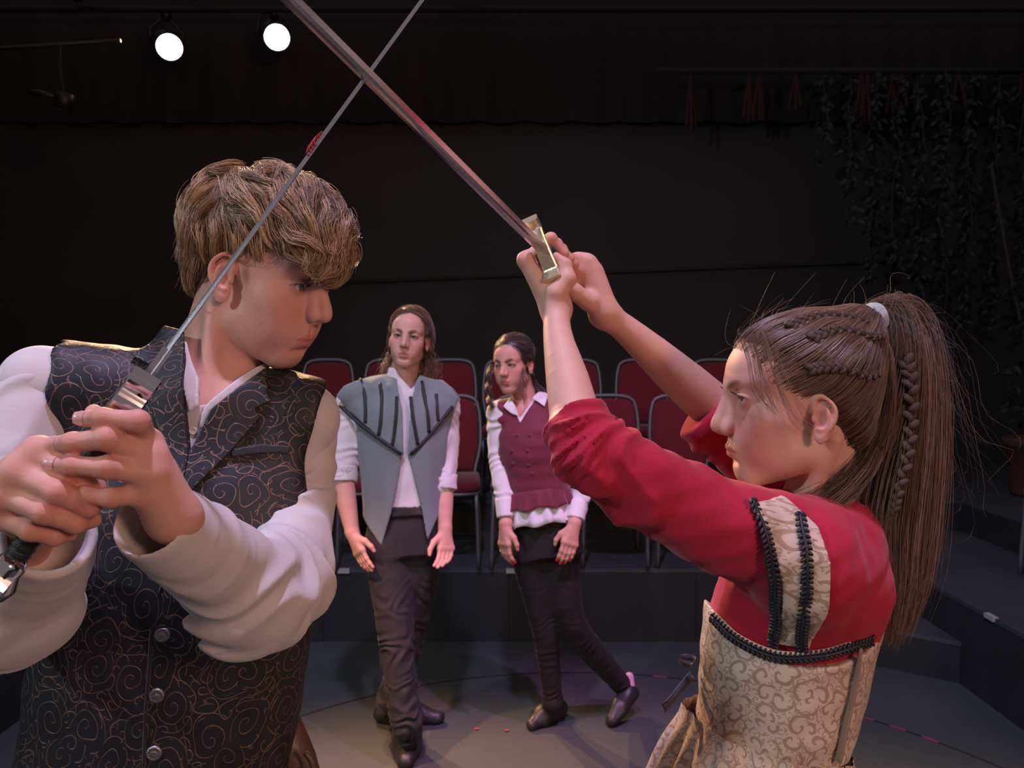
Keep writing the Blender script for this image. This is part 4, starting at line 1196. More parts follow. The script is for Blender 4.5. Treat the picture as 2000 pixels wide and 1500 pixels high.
GH = Frame(P(1563.4, 795.5, 1.04), np.array([[0.0527, -0.9975, -0.0469], [0.9975, 0.0548, -0.0441], [0.0466, -0.0445, 0.9979]]), .95)
GW = Warp([[0.13, -0.0165], [0.079, -0.1085], [0.0955, -0.0925], [0.006, -0.03], [-0.019, 0.034], [-0.029, 0.009], [0.004, 0.0], [0.082, 0.011], [0.089, -0.057], [0.104, -0.031], [0.106, -0.051], [0.1045, -0.062], [0.098, 0.018], [0.1, 0.032]],
          [[-0.0107, 0.0034], [0.0046, -0.0042], [-0.008, 0.009], [0.0079, -0.0027], [0.0102, -0.0094], [-0.0033, 0.0107], [-0.0085, -0.0072], [-0.0151, 0.0273], [0.0066, 0.0064], [0.0077, -0.0214], [0.0034, 0.0147], [-0.0079, -0.0135], [0.0154, -0.0216], [0.0011, 0.0084]], .035)
G_WAIST = P(1505, 1440, 1.05); G_NECK = P(1604, 1000, 1.07)
G_SL = P(1555, 1075, .965); G_SR = A(.487, 1.19, 1.43)
_gu = unit(G_NECK - G_WAIST); _gf = A(-.84, .54, 0); _gf = unit(_gf - _gu * (_gf @ _gu)); _gx = np.cross(_gf, _gu)   # person's right
GT = Frame(G_WAIST, np.column_stack([_gx, _gf, _gu]))
GV = Frame(P(1520, 1300, 1.02), np.column_stack([CAM_R[:, 0], -CAM_R[:, 1], CAM_R[:, 2]]) * A(1, 1, 1))
girl_rows = [(-.10, .128, .108, 0, -.004), (-.02, .104, .088, 0, 0), (.05, .108, .092, 0, .002), (.13, .118, .100, 0, .008), (.19, .124, .102, 0, .006), (.25, .120, .088, 0, -.006), (.30, .105, .070, 0, -.014), (.335, .055, .05, 0, -.012)]
def girl_torso(infl):
    S_ = SDF()
    S_.u(loft(GT, [(z, a + infl, b + infl, cx, cy) for z, a, b, cx, cy in girl_rows], 2.1))
    return S_
girl = root('person', (float(G_WAIST[0]), float(G_WAIST[1]), 0.0), 'young swordswoman with long ponytail, red blouse and cream brocade bodice, arms raised', 'person')

# sword line (shared with the sword builder)
X_CROSS = P(716, 146, .72)
G_GUARD = P(1061, 488, 1.065)
_gs = unit(G_GUARD - X_CROSS)                               # from blade towards the grip
G_LW = P(1086, 602, 1.075)
def _off(c, k): return [q + _gs * .0195 * k for q in c]
_i0 = PL((1027, 508, 1.082), (1076, 466, 1.085), (1100, 496, 1.090), (1090, 532, 1.098))
G_LF = [_off(_i0, 0), _off(_i0, 1.0), _off(_i0, 1.95), _off(PL((1032, 515, 1.082), (1078, 476, 1.086), (1098, 500, 1.09), (1090, 530, 1.098)), 2.8)]
G_LT = PL((1088, 572, 1.060), (1108, 545, 1.062), (1104, 518, 1.068), (1086, 502, 1.072))
_j0 = PL((1130, 508, 1.135), (1112, 498, 1.115), (1096, 524, 1.12), (1108, 545, 1.14))
G_RF = [PL((1128, 510, 1.150), (1108, 506, 1.128), (1100, 530, 1.135), (1112, 548, 1.15)),
        PL((1148, 514, 1.150), (1122, 512, 1.152), (1112, 536, 1.155), (1122, 556, 1.165)),
        PL((1160, 532, 1.152), (1138, 526, 1.172), (1126, 548, 1.172), (1134, 566, 1.178)),
        PL((1164, 552, 1.155), (1150, 546, 1.182), (1140, 564, 1.182), (1144, 580, 1.185))]
G_RT = PL((1150, 590, 1.130), (1122, 570, 1.120), (1104, 552, 1.112), (1096, 536, 1.110))
G_RW = P(1180, 612, 1.150)
G_LE = P(1132, 862, .925); G_RE = P(1398, 800, 1.205)

S = SDF(); gh = head_sdf(lid=.0068, jaw=.94, nose=.95, cheek=.98, brow=.75, lips=1.22)
S.u(head_prim(gh, GH, GW))
S.u(cap(GH.w((0, -.032, -.012)), P(1612, 985, 1.07), .046, .046), .020)
S.u(cap(GH.w((0, -.012, -.055)), P(1585, 985, 1.06), .024, .030), .018)
S.u(cap(GH.w((-.054, -.026, -.040)), P(1575, 985, 1.02), .009, .009), .022)
S.u(ell(G_NECK - _gu * .03, (.10, .085, .045), GT.R), .035)
hand_sdf(S, G_LW, G_LF, G_LT, .93, .0165); hand_sdf(S, G_RW, G_RF, G_RT, .95, .017)
S.u(tube([G_LW, P(1090, 660, 1.035), P(1108, 740, .985), P(1124, 820, .945), G_LE, P(1290, 965, .935), G_SL, G_NECK - _gu * .04], [.0175, .0200, .0275, .0315, .033, .03, .03, .03], 18), .014)
S.u(tube([G_RW, P(1230, 650, 1.165), P(1310, 722, 1.185), G_RE, P(1500, 905, 1.21), G_SR, G_NECK - _gu * .04], [.0180, .0220, .0315, .036, .03, .03, .03], 16), .014)
hv, hf = surface(S, .0017)
loc = GW.inv(GH.inv(hv)); cols = np.tile(BASE_SKIN * A(1.02, 1.03, 1.03), (len(hv), 1))
inh = ((loc[:, 2] > -.14) & (np.abs(loc[:, 0]) < .12))
sub = cols[inh]; head_paint(loc[inh], sub, brow_col=(.16, .085, .05), lip=(.50, .14, .15), blush=.45, brow_w=1.25); cols[inh] = sub
for (y_, z_) in ((.088, -.010), (.102, .060), (.101, .066)):
    m = ((1 - smoothstep(.0006, .0018, np.hypot(loc[:, 1] - y_, loc[:, 2] - z_))) * (loc[:, 0] < 0) * .6)[:, None]; cols = cols * (1 - m) + A(.42, .12, .10) * m
for F4 in (G_LF, G_RF):
    for ch in F4:
        for j in (0, 1, 2):
            m = (1 - smoothstep(.004, .013, np.linalg.norm(hv - ch[j], axis=1) - .006))[:, None] * .35
            cols = cols * (1 - m) + A(.55, .19, .15) * m
mesh_obj('body', hv, hf, M_SKIN, girl, cols=cols)
for sd in (-1, 1):
    c0 = EYE_C * A(sd, 1, 1); dlt = GW.fwd(c0[None])[0] - c0; ef = Frame(GH.w(dlt), GH.R, GH.k)
    ev, ef_, ec = eye_mesh(ef, sd, (-.10, 1, .10)); mesh_obj('eye', ev, ef_, M_EYE, girl, cols=ec)
    lv, lf = lashes(ef, sd, 28, .0095); mesh_obj('eyelash', lv, lf, M_LASH, girl)

# --- hair: pulled back to a high tie
GC = SDF()
GC.u(ell((0, -.014, .053), (.0775, .1005, .0865)))
GC.u(ell((0, .036, .058), (.063, .060, .062)), .02)
GC.u(ell((0, -.080, .105), (.035, .035, .035)), .03)
GC.u(ell((0, -.060, -.01), (.055, .040, .065)), .03)
GC.s(ell((0, .128, .010), (.13, .074, .083)), .010)
GC.s(box((0, .095, -.075), (.12, .090, .080)), .015)
for sd in (-1, 1):
    GC.s(ell((.088 * sd, .004, -.006), (.028, .030, .034)), .010)
GC.s(box((0, .04, -.115), (.2, .100, .060)), .01)
gcv, gcf = surface(GC, .003)
fGC = field(GC); TIE = A(0, -.100, .128)
def girl_flow(p, t):
    a = TIE - p; a /= np.linalg.norm(a, axis=1)[:, None] + 1e-6
    low = smoothstep(.05, -.02, p[:, 2])[:, None]
    return a + A(0, -.6, .1) * low
rt = sample_mesh(gcv, gcf, 6500, 4)
dist = np.linalg.norm(rt - TIE, axis=1); stp = np.minimum(dist * .85, .085) / 8 * (.75 + .4 * np.random.RandomState(3).rand(len(rt)))
cl = .6 * noise(rt, 40, 7, 5) + .6 * noise(rt, 90, 6, 6)
cur = grow(fGC, rt, girl_flow, 8, stp, lambda t: .0002 + .0012 * math.sin(math.pi * t), wob=.10)
cur += (np.clip(cl, -1.5, 1.5)[:, None] * .0012)[..., None] * gradient(fGC, rt)[:, None, :]
GP = [(.028, .015, .010), (.075, .039, .024), (.145, .078, .047), (.27, .155, .095)]
parts_v = [GH.w(gcv - gradient(fGC, gcv) * .003)]; parts = [(parts_v[0], gcf)]; pcols = [np.tile(A(.045, .024, .016), (len(gcv), 1))]
parts.append(strands_mesh(GH.w(cur.reshape(-1, 3)).reshape(cur.shape), .00040)); pcols.append(strand_cols(len(rt), 8, GP, 3, clump=cl))
# loose strands at the temple and fly-aways
def px_strands(guides, n, m, spread, width, seed, pal=GP, tip_spread=None, clump=14, cut=0.0):
    """strands between guide curves given as pixel+distance polylines"""
    rs = np.random.RandomState(seed); G = [resample(PL(*g), m) for g in guides]; G = np.array(G); k = len(G)
    cu = rs.rand(n); ci = (rs.rand(n) * clump * k).astype(int); cb = np.random.RandomState(seed + 1).rand(clump * k + 1)[ci]
    u = np.clip(cb + .04 * rs.normal(size=n), 0, .9999) * (k - 1); i = u.astype(int) if k > 1 else np.zeros(n, int); t = (u - i)[:, None, None]
    C = G[i] * (1 - t) + G[np.minimum(i + 1, k - 1)] * t
    tt = np.linspace(0, 1, m)[None, :, None]
    sp = spread * (1 if tip_spread is None else 1) 
    amp = (sp * (.25 + .75 * tt) if tip_spread is None else sp + (tip_spread - sp) * tt)
    off = rs.normal(size=(n, 1, 3)) * amp * .5
    cdir = np.random.RandomState(seed + 2).normal(size=(clump * k + 1, 1, 3))[ci] * amp
    wig = .30 * amp * np.stack([np.sin(tt[..., 0] * (6 + 4 * rs.rand(n, 1)) + 6.28 * rs.rand(n, 1)) for _ in range(3)], -1)
    C = C + off + cdir * .8 + wig
    if cut > 0:                                            # uneven ends
        fr_ = 1 - cut * rs.rand(n) ** 1.5; x_ = tt[0, :, 0][None] * fr_[:, None] * (m - 1); i0 = np.clip(x_.astype(int), 0, m - 2); w_ = (x_ - i0)[..., None]; r0 = np.arange(n)[:, None]
        C = C[r0, i0] * (1 - w_) + C[r0, i0 + 1] * w_
    cc_ = cb * 2.4 - 1.2 + .3 * rs.normal(size=n)
    return strands_mesh(C, width), strand_cols(n, m, pal, seed, clump=cc_)
tmp, cc = px_strands([[(1448, 668, .985), (1462, 710, .972), (1470, 760, .966), (1490, 790, .962), (1520, 812, .960)],
                      [(1470, 650, .975), (1485, 710, .965), (1497, 760, .962), (1510, 800, .960)],
                      [(1500, 640, .970), (1530, 720, .962), (1560, 790, .958), (1590, 850, .958), (1640, 870, .965)]], 60, 9, .0040, .00024, 11, pal=GP[1:], clump=20)
parts.append(tmp); pcols.append(cc)
fl = np.random.RandomState(21); roots_ = sample_mesh(gcv, gcf, 110, 9, keep=lambda c: (c[:, 2] > .085) * (1 + 2 * (c[:, 1] > .03)))
g_ = gradient(fGC, roots_); a_ = girl_flow(roots_, 0)
tt = np.linspace(0, 1, 8)
Lh = (.012 + .022 * fl.rand(110))[:, None, None]
C = roots_[:, None] + Lh * (tt[None, :, None] * (g_ * .9 + .7 * fl.normal(size=(110, 3)) * .6)[:, None] + tt[None, :, None] ** 2 * (a_ * 1.6 + .7 * fl.normal(size=(110, 3)))[:, None])
parts.append(strands_mesh(GH.w(C.reshape(-1, 3)).reshape(C.shape), .00020)); pcols.append(strand_cols(110, 8, GP[1:], 5))
hv_, hf_ = join(*parts)
hair = mesh_obj('hair', hv_, hf_, M_HAIR, girl, cols=np.vstack(pcols))
# ponytail
PTA = [(1700, 622, 1.05), (1728, 604, 1.05), (1748, 655, 1.04), (1740, 745, 1.035), (1708, 850, 1.03), (1672, 950, 1.02), (1655, 1050, 1.01), (1688, 1160, 1.00), (1690, 1250, .995)]
PTB = [(1702, 620, 1.06), (1742, 594, 1.07), (1782, 645, 1.06), (1785, 765, 1.05), (1768, 900, 1.04), (1748, 1040, 1.03), (1742, 1140, 1.02), (1722, 1240, 1.01)]
PTC = [(1704, 618, 1.07), (1748, 594, 1.08), (1798, 640, 1.09), (1822, 760, 1.09), (1822, 900, 1.08), (1812, 1040, 1.07), (1796, 1140, 1.06), (1752, 1250, 1.05)]
PTD = [(1700, 626, 1.03), (1732, 690, 1.02), (1730, 780, 1.015), (1692, 880, 1.01), (1635, 950, 1.00), (1580, 985, .995), (1548, 1000, .99)]
PTF = [(1704, 618, 1.08), (1745, 594, 1.10), (1800, 660, 1.13), (1815, 800, 1.13), (1800, 950, 1.12), (1780, 1080, 1.10), (1766, 1190, 1.08)]
tA, cA = px_strands([PTA, PTB, PTC], 2800, 14, .006, .00042, 31, tip_spread=.009, clump=18, cut=.5)
tB, cB = px_strands([PTF, PTC, PTB], 1300, 14, .007, .00042, 41, tip_spread=.011, clump=16, cut=.5)
tD, cD = px_strands([PTD, PTD[:2] + [(1738, 800, 1.02), (1712, 900, 1.015), (1660, 965, 1.0), (1610, 1000, .99), (1600, 1010, .99)]], 320, 12, .003, .00036, 51, tip_spread=.007)
wild = [[(1720, 610, 1.08), (1800, 620, 1.1), (1860, 700, 1.12), (1880, 740, 1.13), (1845, 762, 1.1)], [(1730, 600, 1.08), (1830, 650, 1.1), (1850, 820, 1.1), (1925, 905, 1.1)],
        [(1740, 600, 1.07), (1840, 720, 1.09), (1850, 900, 1.08), (1870, 1000, 1.08), (1830, 1020, 1.05)], [(1715, 600, 1.05), (1760, 575, 1.05), (1775, 572, 1.05)], [(1760, 590, 1.05), (1850, 690, 1.07), (1880, 800, 1.06), (1930, 830, 1.06), (1900, 870, 1.05)]]
tW, cW = px_strands(wild, 60, 12, .012, .00018, 61, tip_spread=.03)
pv, pf = join(tA, tB, tD, tW)
pony = mesh_obj('ponytail', pv, pf, M_HAIR, girl, cols=np.vstack([cA, cB, cD, cW]))
# braids: interlocked plaits along a path
def plait(path, r, n, normal, seed=0):
    """three-strand plait: alternating slanted lobes on both sides of the path"""
    X = resample(path, n); T = np.gradient(X, axis=0); out = []
    for i in range(n):
        t = unit(T[i]); nn = unit(normal - t * (normal @ t)); s = np.cross(t, nn); sd = 1 if i % 2 else -1
        ax = unit(t * .75 + s * sd * -.66); u_ = np.cross(ax, nn); rr = r * (1 - .35 * i / n)
        V = []; K = 6; Mm = 8
        for a in range(K + 1):
            th = math.pi * a / K
            for b_ in range(Mm):
                ph = 2 * math.pi * b_ / Mm
                V.append(X[i] + s * sd * rr * .45 + ax * math.cos(th) * rr * 1.35 + math.sin(th) * rr * (.85 * math.cos(ph) * u_ + .85 * math.sin(ph) * nn))
        F = [(a * Mm + b_, a * Mm + (b_ + 1) % Mm, (a + 1) * Mm + (b_ + 1) % Mm, (a + 1) * Mm + b_) for a in range(K) for b_ in range(Mm)]
        out.append((np.array(V), np.array(F)))
    return join(*out)
M_PLAIT = simple('plait_hair', (.060, .033, .022), .45, 0, .45, 500.0, .8, 900.0)
tocam = unit(CAM_LOC - P(1760, 850, 1.0))
bvv, bff = plait(PL((1768, 705, 1.030), (1778, 750, 1.025), (1779, 830, 1.02), (1770, 900, 1.015), (1752, 965, 1.01), (1744, 1000, 1.01)), .0082, 26, tocam)
mesh_obj('braid', bvv, bff, M_PLAIT, girl)
fcap = lambda p: fGC(GH.inv(p)) * GH.k
for pth in ([(1588, 662), (1620, 650), (1660, 648), (1700, 658), (1722, 655)], [(1582, 722), (1612, 718), (1650, 722), (1690, 735), (1715, 728)], [(1545, 640), (1590, 622), (1640, 618), (1690, 628)]):
    pp = [q for q in (hit(x_, y_, fcap, .85, 1.2) for x_, y_ in pth) if q is not None]
    pp = np.array(pp); pp = pp + gradient(fcap, pp) * .0015
    bvv, bff = plait(pp, .0060, 20, tocam); mesh_obj('scalp_braid', bvv, bff, M_PLAIT, girl)
# hair tie
tp = GH.w(TIE + A(0, -.006, .004)); td = unit(P(1745, 600, 1.06) - P(1690, 632, 1.04))
s_ = unit(np.cross(td, tocam)); u_ = np.cross(s_, td)
tv = []
for k_ in range(3):
    a_ = np.linspace(0, 2 * math.pi, 25)[:-1]
    c_ = P(1704, 622, 1.035) + td * (.006 * (k_ - 1))
    tv.append(sweep(np.vstack([[c_ + .0165 * (math.cos(x) * s_ + math.sin(x) * u_) + .0015 * math.sin(3 * x + k_) * td for x in a_], [c_ + .0165 * s_ + .0015 * math.sin(k_) * td]]), .0042, 8))
mesh_obj('hair_tie', *jlist(*tv), M_TIE, girl)

# --- red blouse
BL = girl_torso(.004)
BL.u(cap(G_NECK - _gu * .030, G_SL, .050, .054), .05)
BL.u(cap(G_NECK - _gu * .030, G_SR, .050, .050), .05)
BL.u(cap(G_SL + _gf * -.03 - _gu * .03, GT.w((-.03, -.055, .22)), .05, .05), .05)
L_UP = [G_SL, P(1420, 1030, .945), P(1290, 965, .93), P(1185, 900, .922), P(1138, 855, .925), P(1122, 796, .955)]
BL.u(tube(L_UP, [.064, .060, .052, .049, .0445, .0400], 16), .035)
BL.s(cap(P(1606, 940, 1.07), G_NECK - _gu * .012, .056, .058), .004)
BL.d(lambda p, d: -.0020 * noise(p, 12, 8, 2) - .0012 * noise(p, 26, 6, 3))
BL.d(limb_folds(L_UP, .0125, 68, 1.3, 9, ([0, .25, .45, .58, .66, .85, .95, 1], [.12, .22, .25, .75, 1.25, 1.0, .4, .1]), 1.1))
_la = unit(P(1112, 760, .985) - P(1138, 868, .925)); BL.i(plane(P(1128, 822, .942), unit(_la + A(-.25, 0, 0))), .005)
R_UP = [G_SR, P(1500, 905, 1.21), P(1420, 830, 1.205), P(1378, 786, 1.20)]
BR = SDF(); BR.u(tube(R_UP, [.055, .056, .056, .047], 10))
BR.u(ell(P(1375, 842, 1.19), (.030, .03, .028)), .03)
BR.d(limb_folds(R_UP, .009, 60, 1.4, 12, ([0, .5, .8, 1], [.4, 1, 1, .3])))
_ra = unit(R_UP[3] - R_UP[2]); BR.i(plane(P(1382, 792, 1.2), _ra), .005)
blouse = mesh_obj('blouse', *join(surface(BL, .0030), surface(BR, .0034)), M_RED, girl)

# --- bodice
TOPC = [(1340, 1130), (1372, 1150), (1398, 1196), (1446, 1240), (1520, 1270), (1600, 1268), (1660, 1252), (1730, 1228)]
BOTC = [(1740, 1455), (1690, 1490), (1600, 1512), (1520, 1508), (1460, 1484), (1410, 1456), (1372, 1428), (1340, 1400)]
BD0 = girl_torso(.013)
BD0.d(lambda p, d: -.0016 * noise(p * A(1, 1, 1.6), 11, 8, 7))
BD = girl_torso(.013)
BD.d(lambda p, d: -.0016 * noise(p * A(1, 1, 1.6), 11, 8, 7))
BD.i(poly2(GV, px_poly(GV, TOPC + BOTC, 1.0), -.6, .6), .003)
dv, df = surface(BD, .0026)
gpat = lambda v: torso_pat(GT, v, .115)
bodice = mesh_obj('bodice', dv, df, M_BROCADE, girl, vecs=gpat(dv))
fBL = lambda p: BL.ev(p, .1)
STRAP = [(1450, 982), (1470, 972), (1530, 968), (1578, 1018), (1590, 1080), (1592, 1170), (1584, 1272), (1512, 1266), (1520, 1190), (1502, 1110), (1478, 1040)]
SS = SDF(); SS.u(shell(BL, .0035, .0028, poly2(GV, px_poly(GV, STRAP, .93), -.02, .20)))
xv, xf = surface(SS, .0024)
mesh_obj('strap', xv, xf, M_BROCADE, bodice, vecs=gpat(xv) + A(.05, .33, 0))
def gimp(path, f, r=.0042, step=.0058, lift=.0035):
    """scalloped braid: two rows of small loops stitched along a path on a surface"""
    X = resample(path, 200); arc = np.concatenate([[0], np.cumsum(np.linalg.norm(np.diff(X, axis=0), axis=1))])
    n = max(4, int(arc[-1] / step)); Y = np.stack([np.interp(np.linspace(0, arc[-1], n), arc, X[:, i]) for i in range(3)], 1)
    G_ = gradient(f, Y, .003); T = np.gradient(Y, axis=0); out = []
    for i in range(n):
        t = unit(T[i]); g = G_[i]; s = unit(np.cross(t, g))
        for sd in (-1, 1):
            ax = unit(t * .6 + s * sd * .8); u_ = np.cross(ax, g); c = Y[i] + g * lift + s * sd * r * .85; V = []; K, Mm = 4, 6
            for a in range(K + 1):
                th = math.pi * a / K
                for b_ in range(Mm):
                    ph = 2 * math.pi * b_ / Mm
                    V.append(c + ax * math.cos(th) * r * 1.05 + math.sin(th) * (.55 * r * math.cos(ph) * u_ + .6 * r * math.sin(ph) * g))
            out.append((np.array(V), np.array([(a * Mm + b_, a * Mm + (b_ + 1) % Mm, (a + 1) * Mm + (b_ + 1) % Mm, (a + 1) * Mm + b_) for a in range(K) for b_ in range(Mm)])))
    sv_, sf_ = sweep(Y + G_ * lift, r * .55, 6)
    return jlist(*out, (sv_, sf_))
fBD = lambda p: BD0.ev(p, .1)
for pth, ff_ in (([(1366, 1156), (1394, 1206), (1440, 1248), (1516, 1282), (1600, 1280), (1655, 1265), (1700, 1250)], fBD),
                 ([(1360, 1418), (1400, 1450), (1452, 1480), (1500, 1498)], fBD), ([(1640, 1505), (1655, 1496), (1668, 1486)], fBD),
                 ([(1462, 985), (1490, 1050), (1512, 1130), (1520, 1200), (1512, 1258)], fBL), ([(1556, 1012), (1568, 1070), (1572, 1160), (1566, 1262)], fBL)):
    pp = [q for q in (hit(x_, y_, ff_, .8, 1.3) for x_, y_ in pth) if q is not None]
    mesh_obj('braid_trim', *gimp(pp, ff_, .0046, lift=.0030 if ff_ is fBD else .0085), M_GIMP, bodice)
for pth, ff_ in ((TOPC[1:-1], fBD),):
    pp = [q for q in (hit(x_, y_ + 4, ff_, .8, 1.3) for x_, y_ in pth) if q is not None]; g_ = gradient(ff_, np.array(pp))
    mesh_obj('piping', *sweep(resample(np.array(pp) + g_ * .001, 40), .0028, 8), M_PIPING, bodice)
# folded back edge hanging down the bodice
pp = [q for q in (hit(x_, y_, fBD, .8, 1.4) for x_, y_ in [(1676, 1262), (1672, 1300), (1664, 1340), (1655, 1380), (1644, 1430), (1632, 1480)]) if q is not None]
mesh_obj('back_edge', *sweep(resample(np.array(pp) + A(0, -.006, 0), 24), np.linspace(.0050, .0085, 24), 10, flat=(1, .4)), M_FOLD, bodice)
# skirt: gathered, to the ankles
SKV = []; nth = 180; rows_ = [(.045, 1.06), (.030, 1.10), (-.01, 1.28), (-.08, 1.52), (-.16, 1.85), (-.32, 2.15), (-.55, 2.45), (-.80, 2.70), (-1.05, 2.9)]
rr_ = resample(rows_, 34)
for z_, k_ in rr_:
    for j in range(nth):
        a = 2 * math.pi * j / nth
        rip = 1 + (.03 + .055 * min(1, (k_ - 1) * 1.2)) * math.sin(a * 23 + 1.7 * math.sin(a * 3) + z_ * 3) * min(1, .25 + (k_ - 1) * 2) + .03 * math.sin(a * 7 + z_ * 6)
        q = GT.w((.118 * k_ * rip * math.cos(a), .103 * k_ * rip * math.sin(a), 0)); base_ = G_WAIST - _gu * .030
        c_ = base_ + A(0, 0, z_)
        SKV.append(c_ + (q - G_WAIST))
SKF = np.array([(i * nth + j, i * nth + (j + 1) % nth, (i + 1) * nth + (j + 1) % nth, (i + 1) * nth + j) for i in range(len(rr_) - 1) for j in range(nth)])
SKV = np.array(SKV); SKV[:, 2] = np.maximum(SKV[:, 2], .02)
_arc = np.array([(2 * math.pi * j / nth * .16, z_ * 1.0) for z_, k_ in rr_ for j in range(nth)])
mesh_obj('skirt', SKV, SKF[:, ::-1], M_SKIRT, girl, vecs=np.column_stack([_arc, np.zeros(len(_arc))]))
for sd in (-1, 1):
    SO = SDF(); an = A(G_WAIST[0] + _gx[0] * .08 * sd, G_WAIST[1] + _gx[1] * .08 * sd, .05)
    SO.u(cap(an, an + _gf * .15 * A(1, 1, 0) - A(0, 0, .018), .036, .03)); SO.i(plane((0, 0, .002), (0, 0, -1)), .003)
    mesh_obj('shoe', *surface(SO, .005), M_GIMP, girl)
# dark lacing ribbon at the front of the bodice
r1 = resample(PL((1352, 1300, 1.06), (1332, 1292, 1.05), (1330, 1284, 1.04), (1350, 1284, 1.04), (1358, 1290, 1.05)), 16)
r2 = resample(PL((1352, 1318, 1.05), (1330, 1345, 1.04), (1312, 1368, 1.03), (1296, 1384, 1.02)), 12)
r3 = resample(PL((1350, 1390, 1.05), (1342, 1410, 1.045), (1336, 1430, 1.04)), 8)
for r_, w_ in ((r1, .004), (r2, .0062), (r3, .0055)):
    mesh_obj('ribbon', *sweep(r_, w_, prof=[(1, .08), (1, -.08), (-1, -.08), (-1, .08)], up=A(.5, -.8, .2)), M_RIBBON, bodice)
# ------------------------------------------------------------------ the two players watching from behind
MEANW = Warp(GW.C, GW.W * .45, .035)
def simple_hand(S, wrist, dirv, side, length=.17, curl=.5, palm=None):
    """relaxed hand hanging from a wrist: dirv to the finger tips, side towards the thumb"""
    d = unit(dirv); s = unit(side - d * (side @ d)); n = np.cross(d, s) if palm is None else palm
    fs = []
    for i, off in enumerate((.026, .009, -.009, -.026)):
        L = (.078, .086, .080, .064)[i]; m = wrist + d * .082 + s * off
        p1 = m + unit(d + n * curl * .35) * L * .48; p2 = p1 + unit(d + n * curl * .9) * L * .30; p3 = p2 + unit(d + n * curl * 1.5) * L * .24
        fs.append([m, p1, p2, p3])
    th = [wrist + d * .028 + s * .016, wrist + d * .058 + s * .042 + n * .012, wrist + d * .088 + s * .052 + n * .022, wrist + d * .108 + s * .050 + n * .028]
    hand_sdf(S, wrist, fs, th, .98, .020)
    return fs
def figure_head(fr, warp, neck_to, hs, neck_r, extra=None, h=.0024, **paint):
    S_ = SDF(); S_.u(head_prim(hs, fr, warp)); S_.u(cap(fr.w((0, -.028, -.015)), neck_to, neck_r, neck_r * 1.1), .02)
    if extra: extra(S_)
    v, f = surface(S_, h); l = warp.inv(fr.inv(v)); c = np.tile(BASE_SKIN, (len(v), 1))
    ih = (l[:, 2] > -.14) & (np.abs(l[:, 0]) < .12); sb = c[ih]; head_paint(l[ih], sb, **paint); c[ih] = sb
    return v, f, c
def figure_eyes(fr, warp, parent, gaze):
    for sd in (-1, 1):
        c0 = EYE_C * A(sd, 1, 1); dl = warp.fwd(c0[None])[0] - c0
        ev, ef_, ec = eye_mesh(Frame(fr.w(dl), fr.R, fr.k), sd, gaze, .5); mesh_obj('eye', ev, ef_, M_EYE, parent, cols=ec)  # eyeball colours dimmed: socket shade put into the paint
def face_frame(c, fwd, up, k):
    return Frame(c, axes(fwd, up), k)
M_GREY = cloth('grey_linen', (.175, .215, .222), .85, 600.0, .3, .12)
M_WHITE = cloth('white_cotton', (.66, .64, .65), .75, 700.0, .2, .05)
M_JEAN = cloth('charcoal_trousers', (.027, .026, .029), .8, 700.0, .04, .2)
M_BLACKT = cloth('black_jeans', (.014, .012, .013), .75, 700.0, .03, .2)
M_BRAIDB = simple('black_cord', (.012, .012, .014), .6)
M_SHOE = simple('black_leather', (.018, .017, .018), .45, 0, .3, 40.0, .2, 180.0)
M_MAROON = cloth('maroon_jacquard', (.125, .011, .026), .62, 500.0, .4, .25, .4, 60.0)
M_REDNAIL = simple('red_nail', (.55, .02, .03), .25)

# --- grey doublet
D3 = 3.12
p3 = root('person', (*on_z(792, 1450)[:2], 0.0), 'long-haired young man in grey doublet with black trim standing behind the crossed swords', 'person')
H3 = face_frame(P(799, 664, 3.13), unit(A(-.03, -1, -.02)), unit(A(.11, 0, 1)), 1.0)
h3 = head_sdf(lid=.0064, jaw=.95, cheek=.86, mouth_open=.0030, lips=1.1)
RW3 = P(688, 1040, 3.02); LW3 = P(869, 1030, 3.06)
S = SDF(); S.u(tube(PL((668, 915, 3.10), (676, 975, 3.06), (688, 1040, 3.02)), [.042, .040, .027], 6)); F3a = simple_hand(S, RW3, P(712, 1105, 2.98) - RW3, A(.7, -.7, 0), curl=.25, palm=unit(A(.7, .5, .2)))
S2 = S; S2.u(tube(PL((866, 925, 3.14), (866, 975, 3.10), (869, 1030, 3.06)), [.042, .040, .027], 6)); F3b = simple_hand(S2, LW3, P(872, 1095, 3.02) - LW3, A(-.8, -.5, 0), curl=.75, palm=unit(A(-.5, -.6, .2)))
def arms3(S_):
    S_.ops += S.ops
    S_.u(tube(PL((786, 770, 3.16), (690, 795, 3.15), (668, 920, 3.10)), [.03, .03, .03], 6), .01); S_.u(tube(PL((786, 770, 3.16), (866, 798, 3.17), (866, 930, 3.14)), [.03, .03, .03], 6), .01)
v0, f0, c0_ = figure_head(H3, MEANW, P(786, 745, 3.15), h3, .052, arms3, .0030, brow_col=(.10, .05, .03), lip=(.42, .15, .14), blush=.25, brow_w=1.8, lash_w=3.0)
mesh_obj('body', v0, f0, M_SKIN, p3, cols=c0_)
figure_eyes(H3, MEANW, p3, (0, 1, 0))
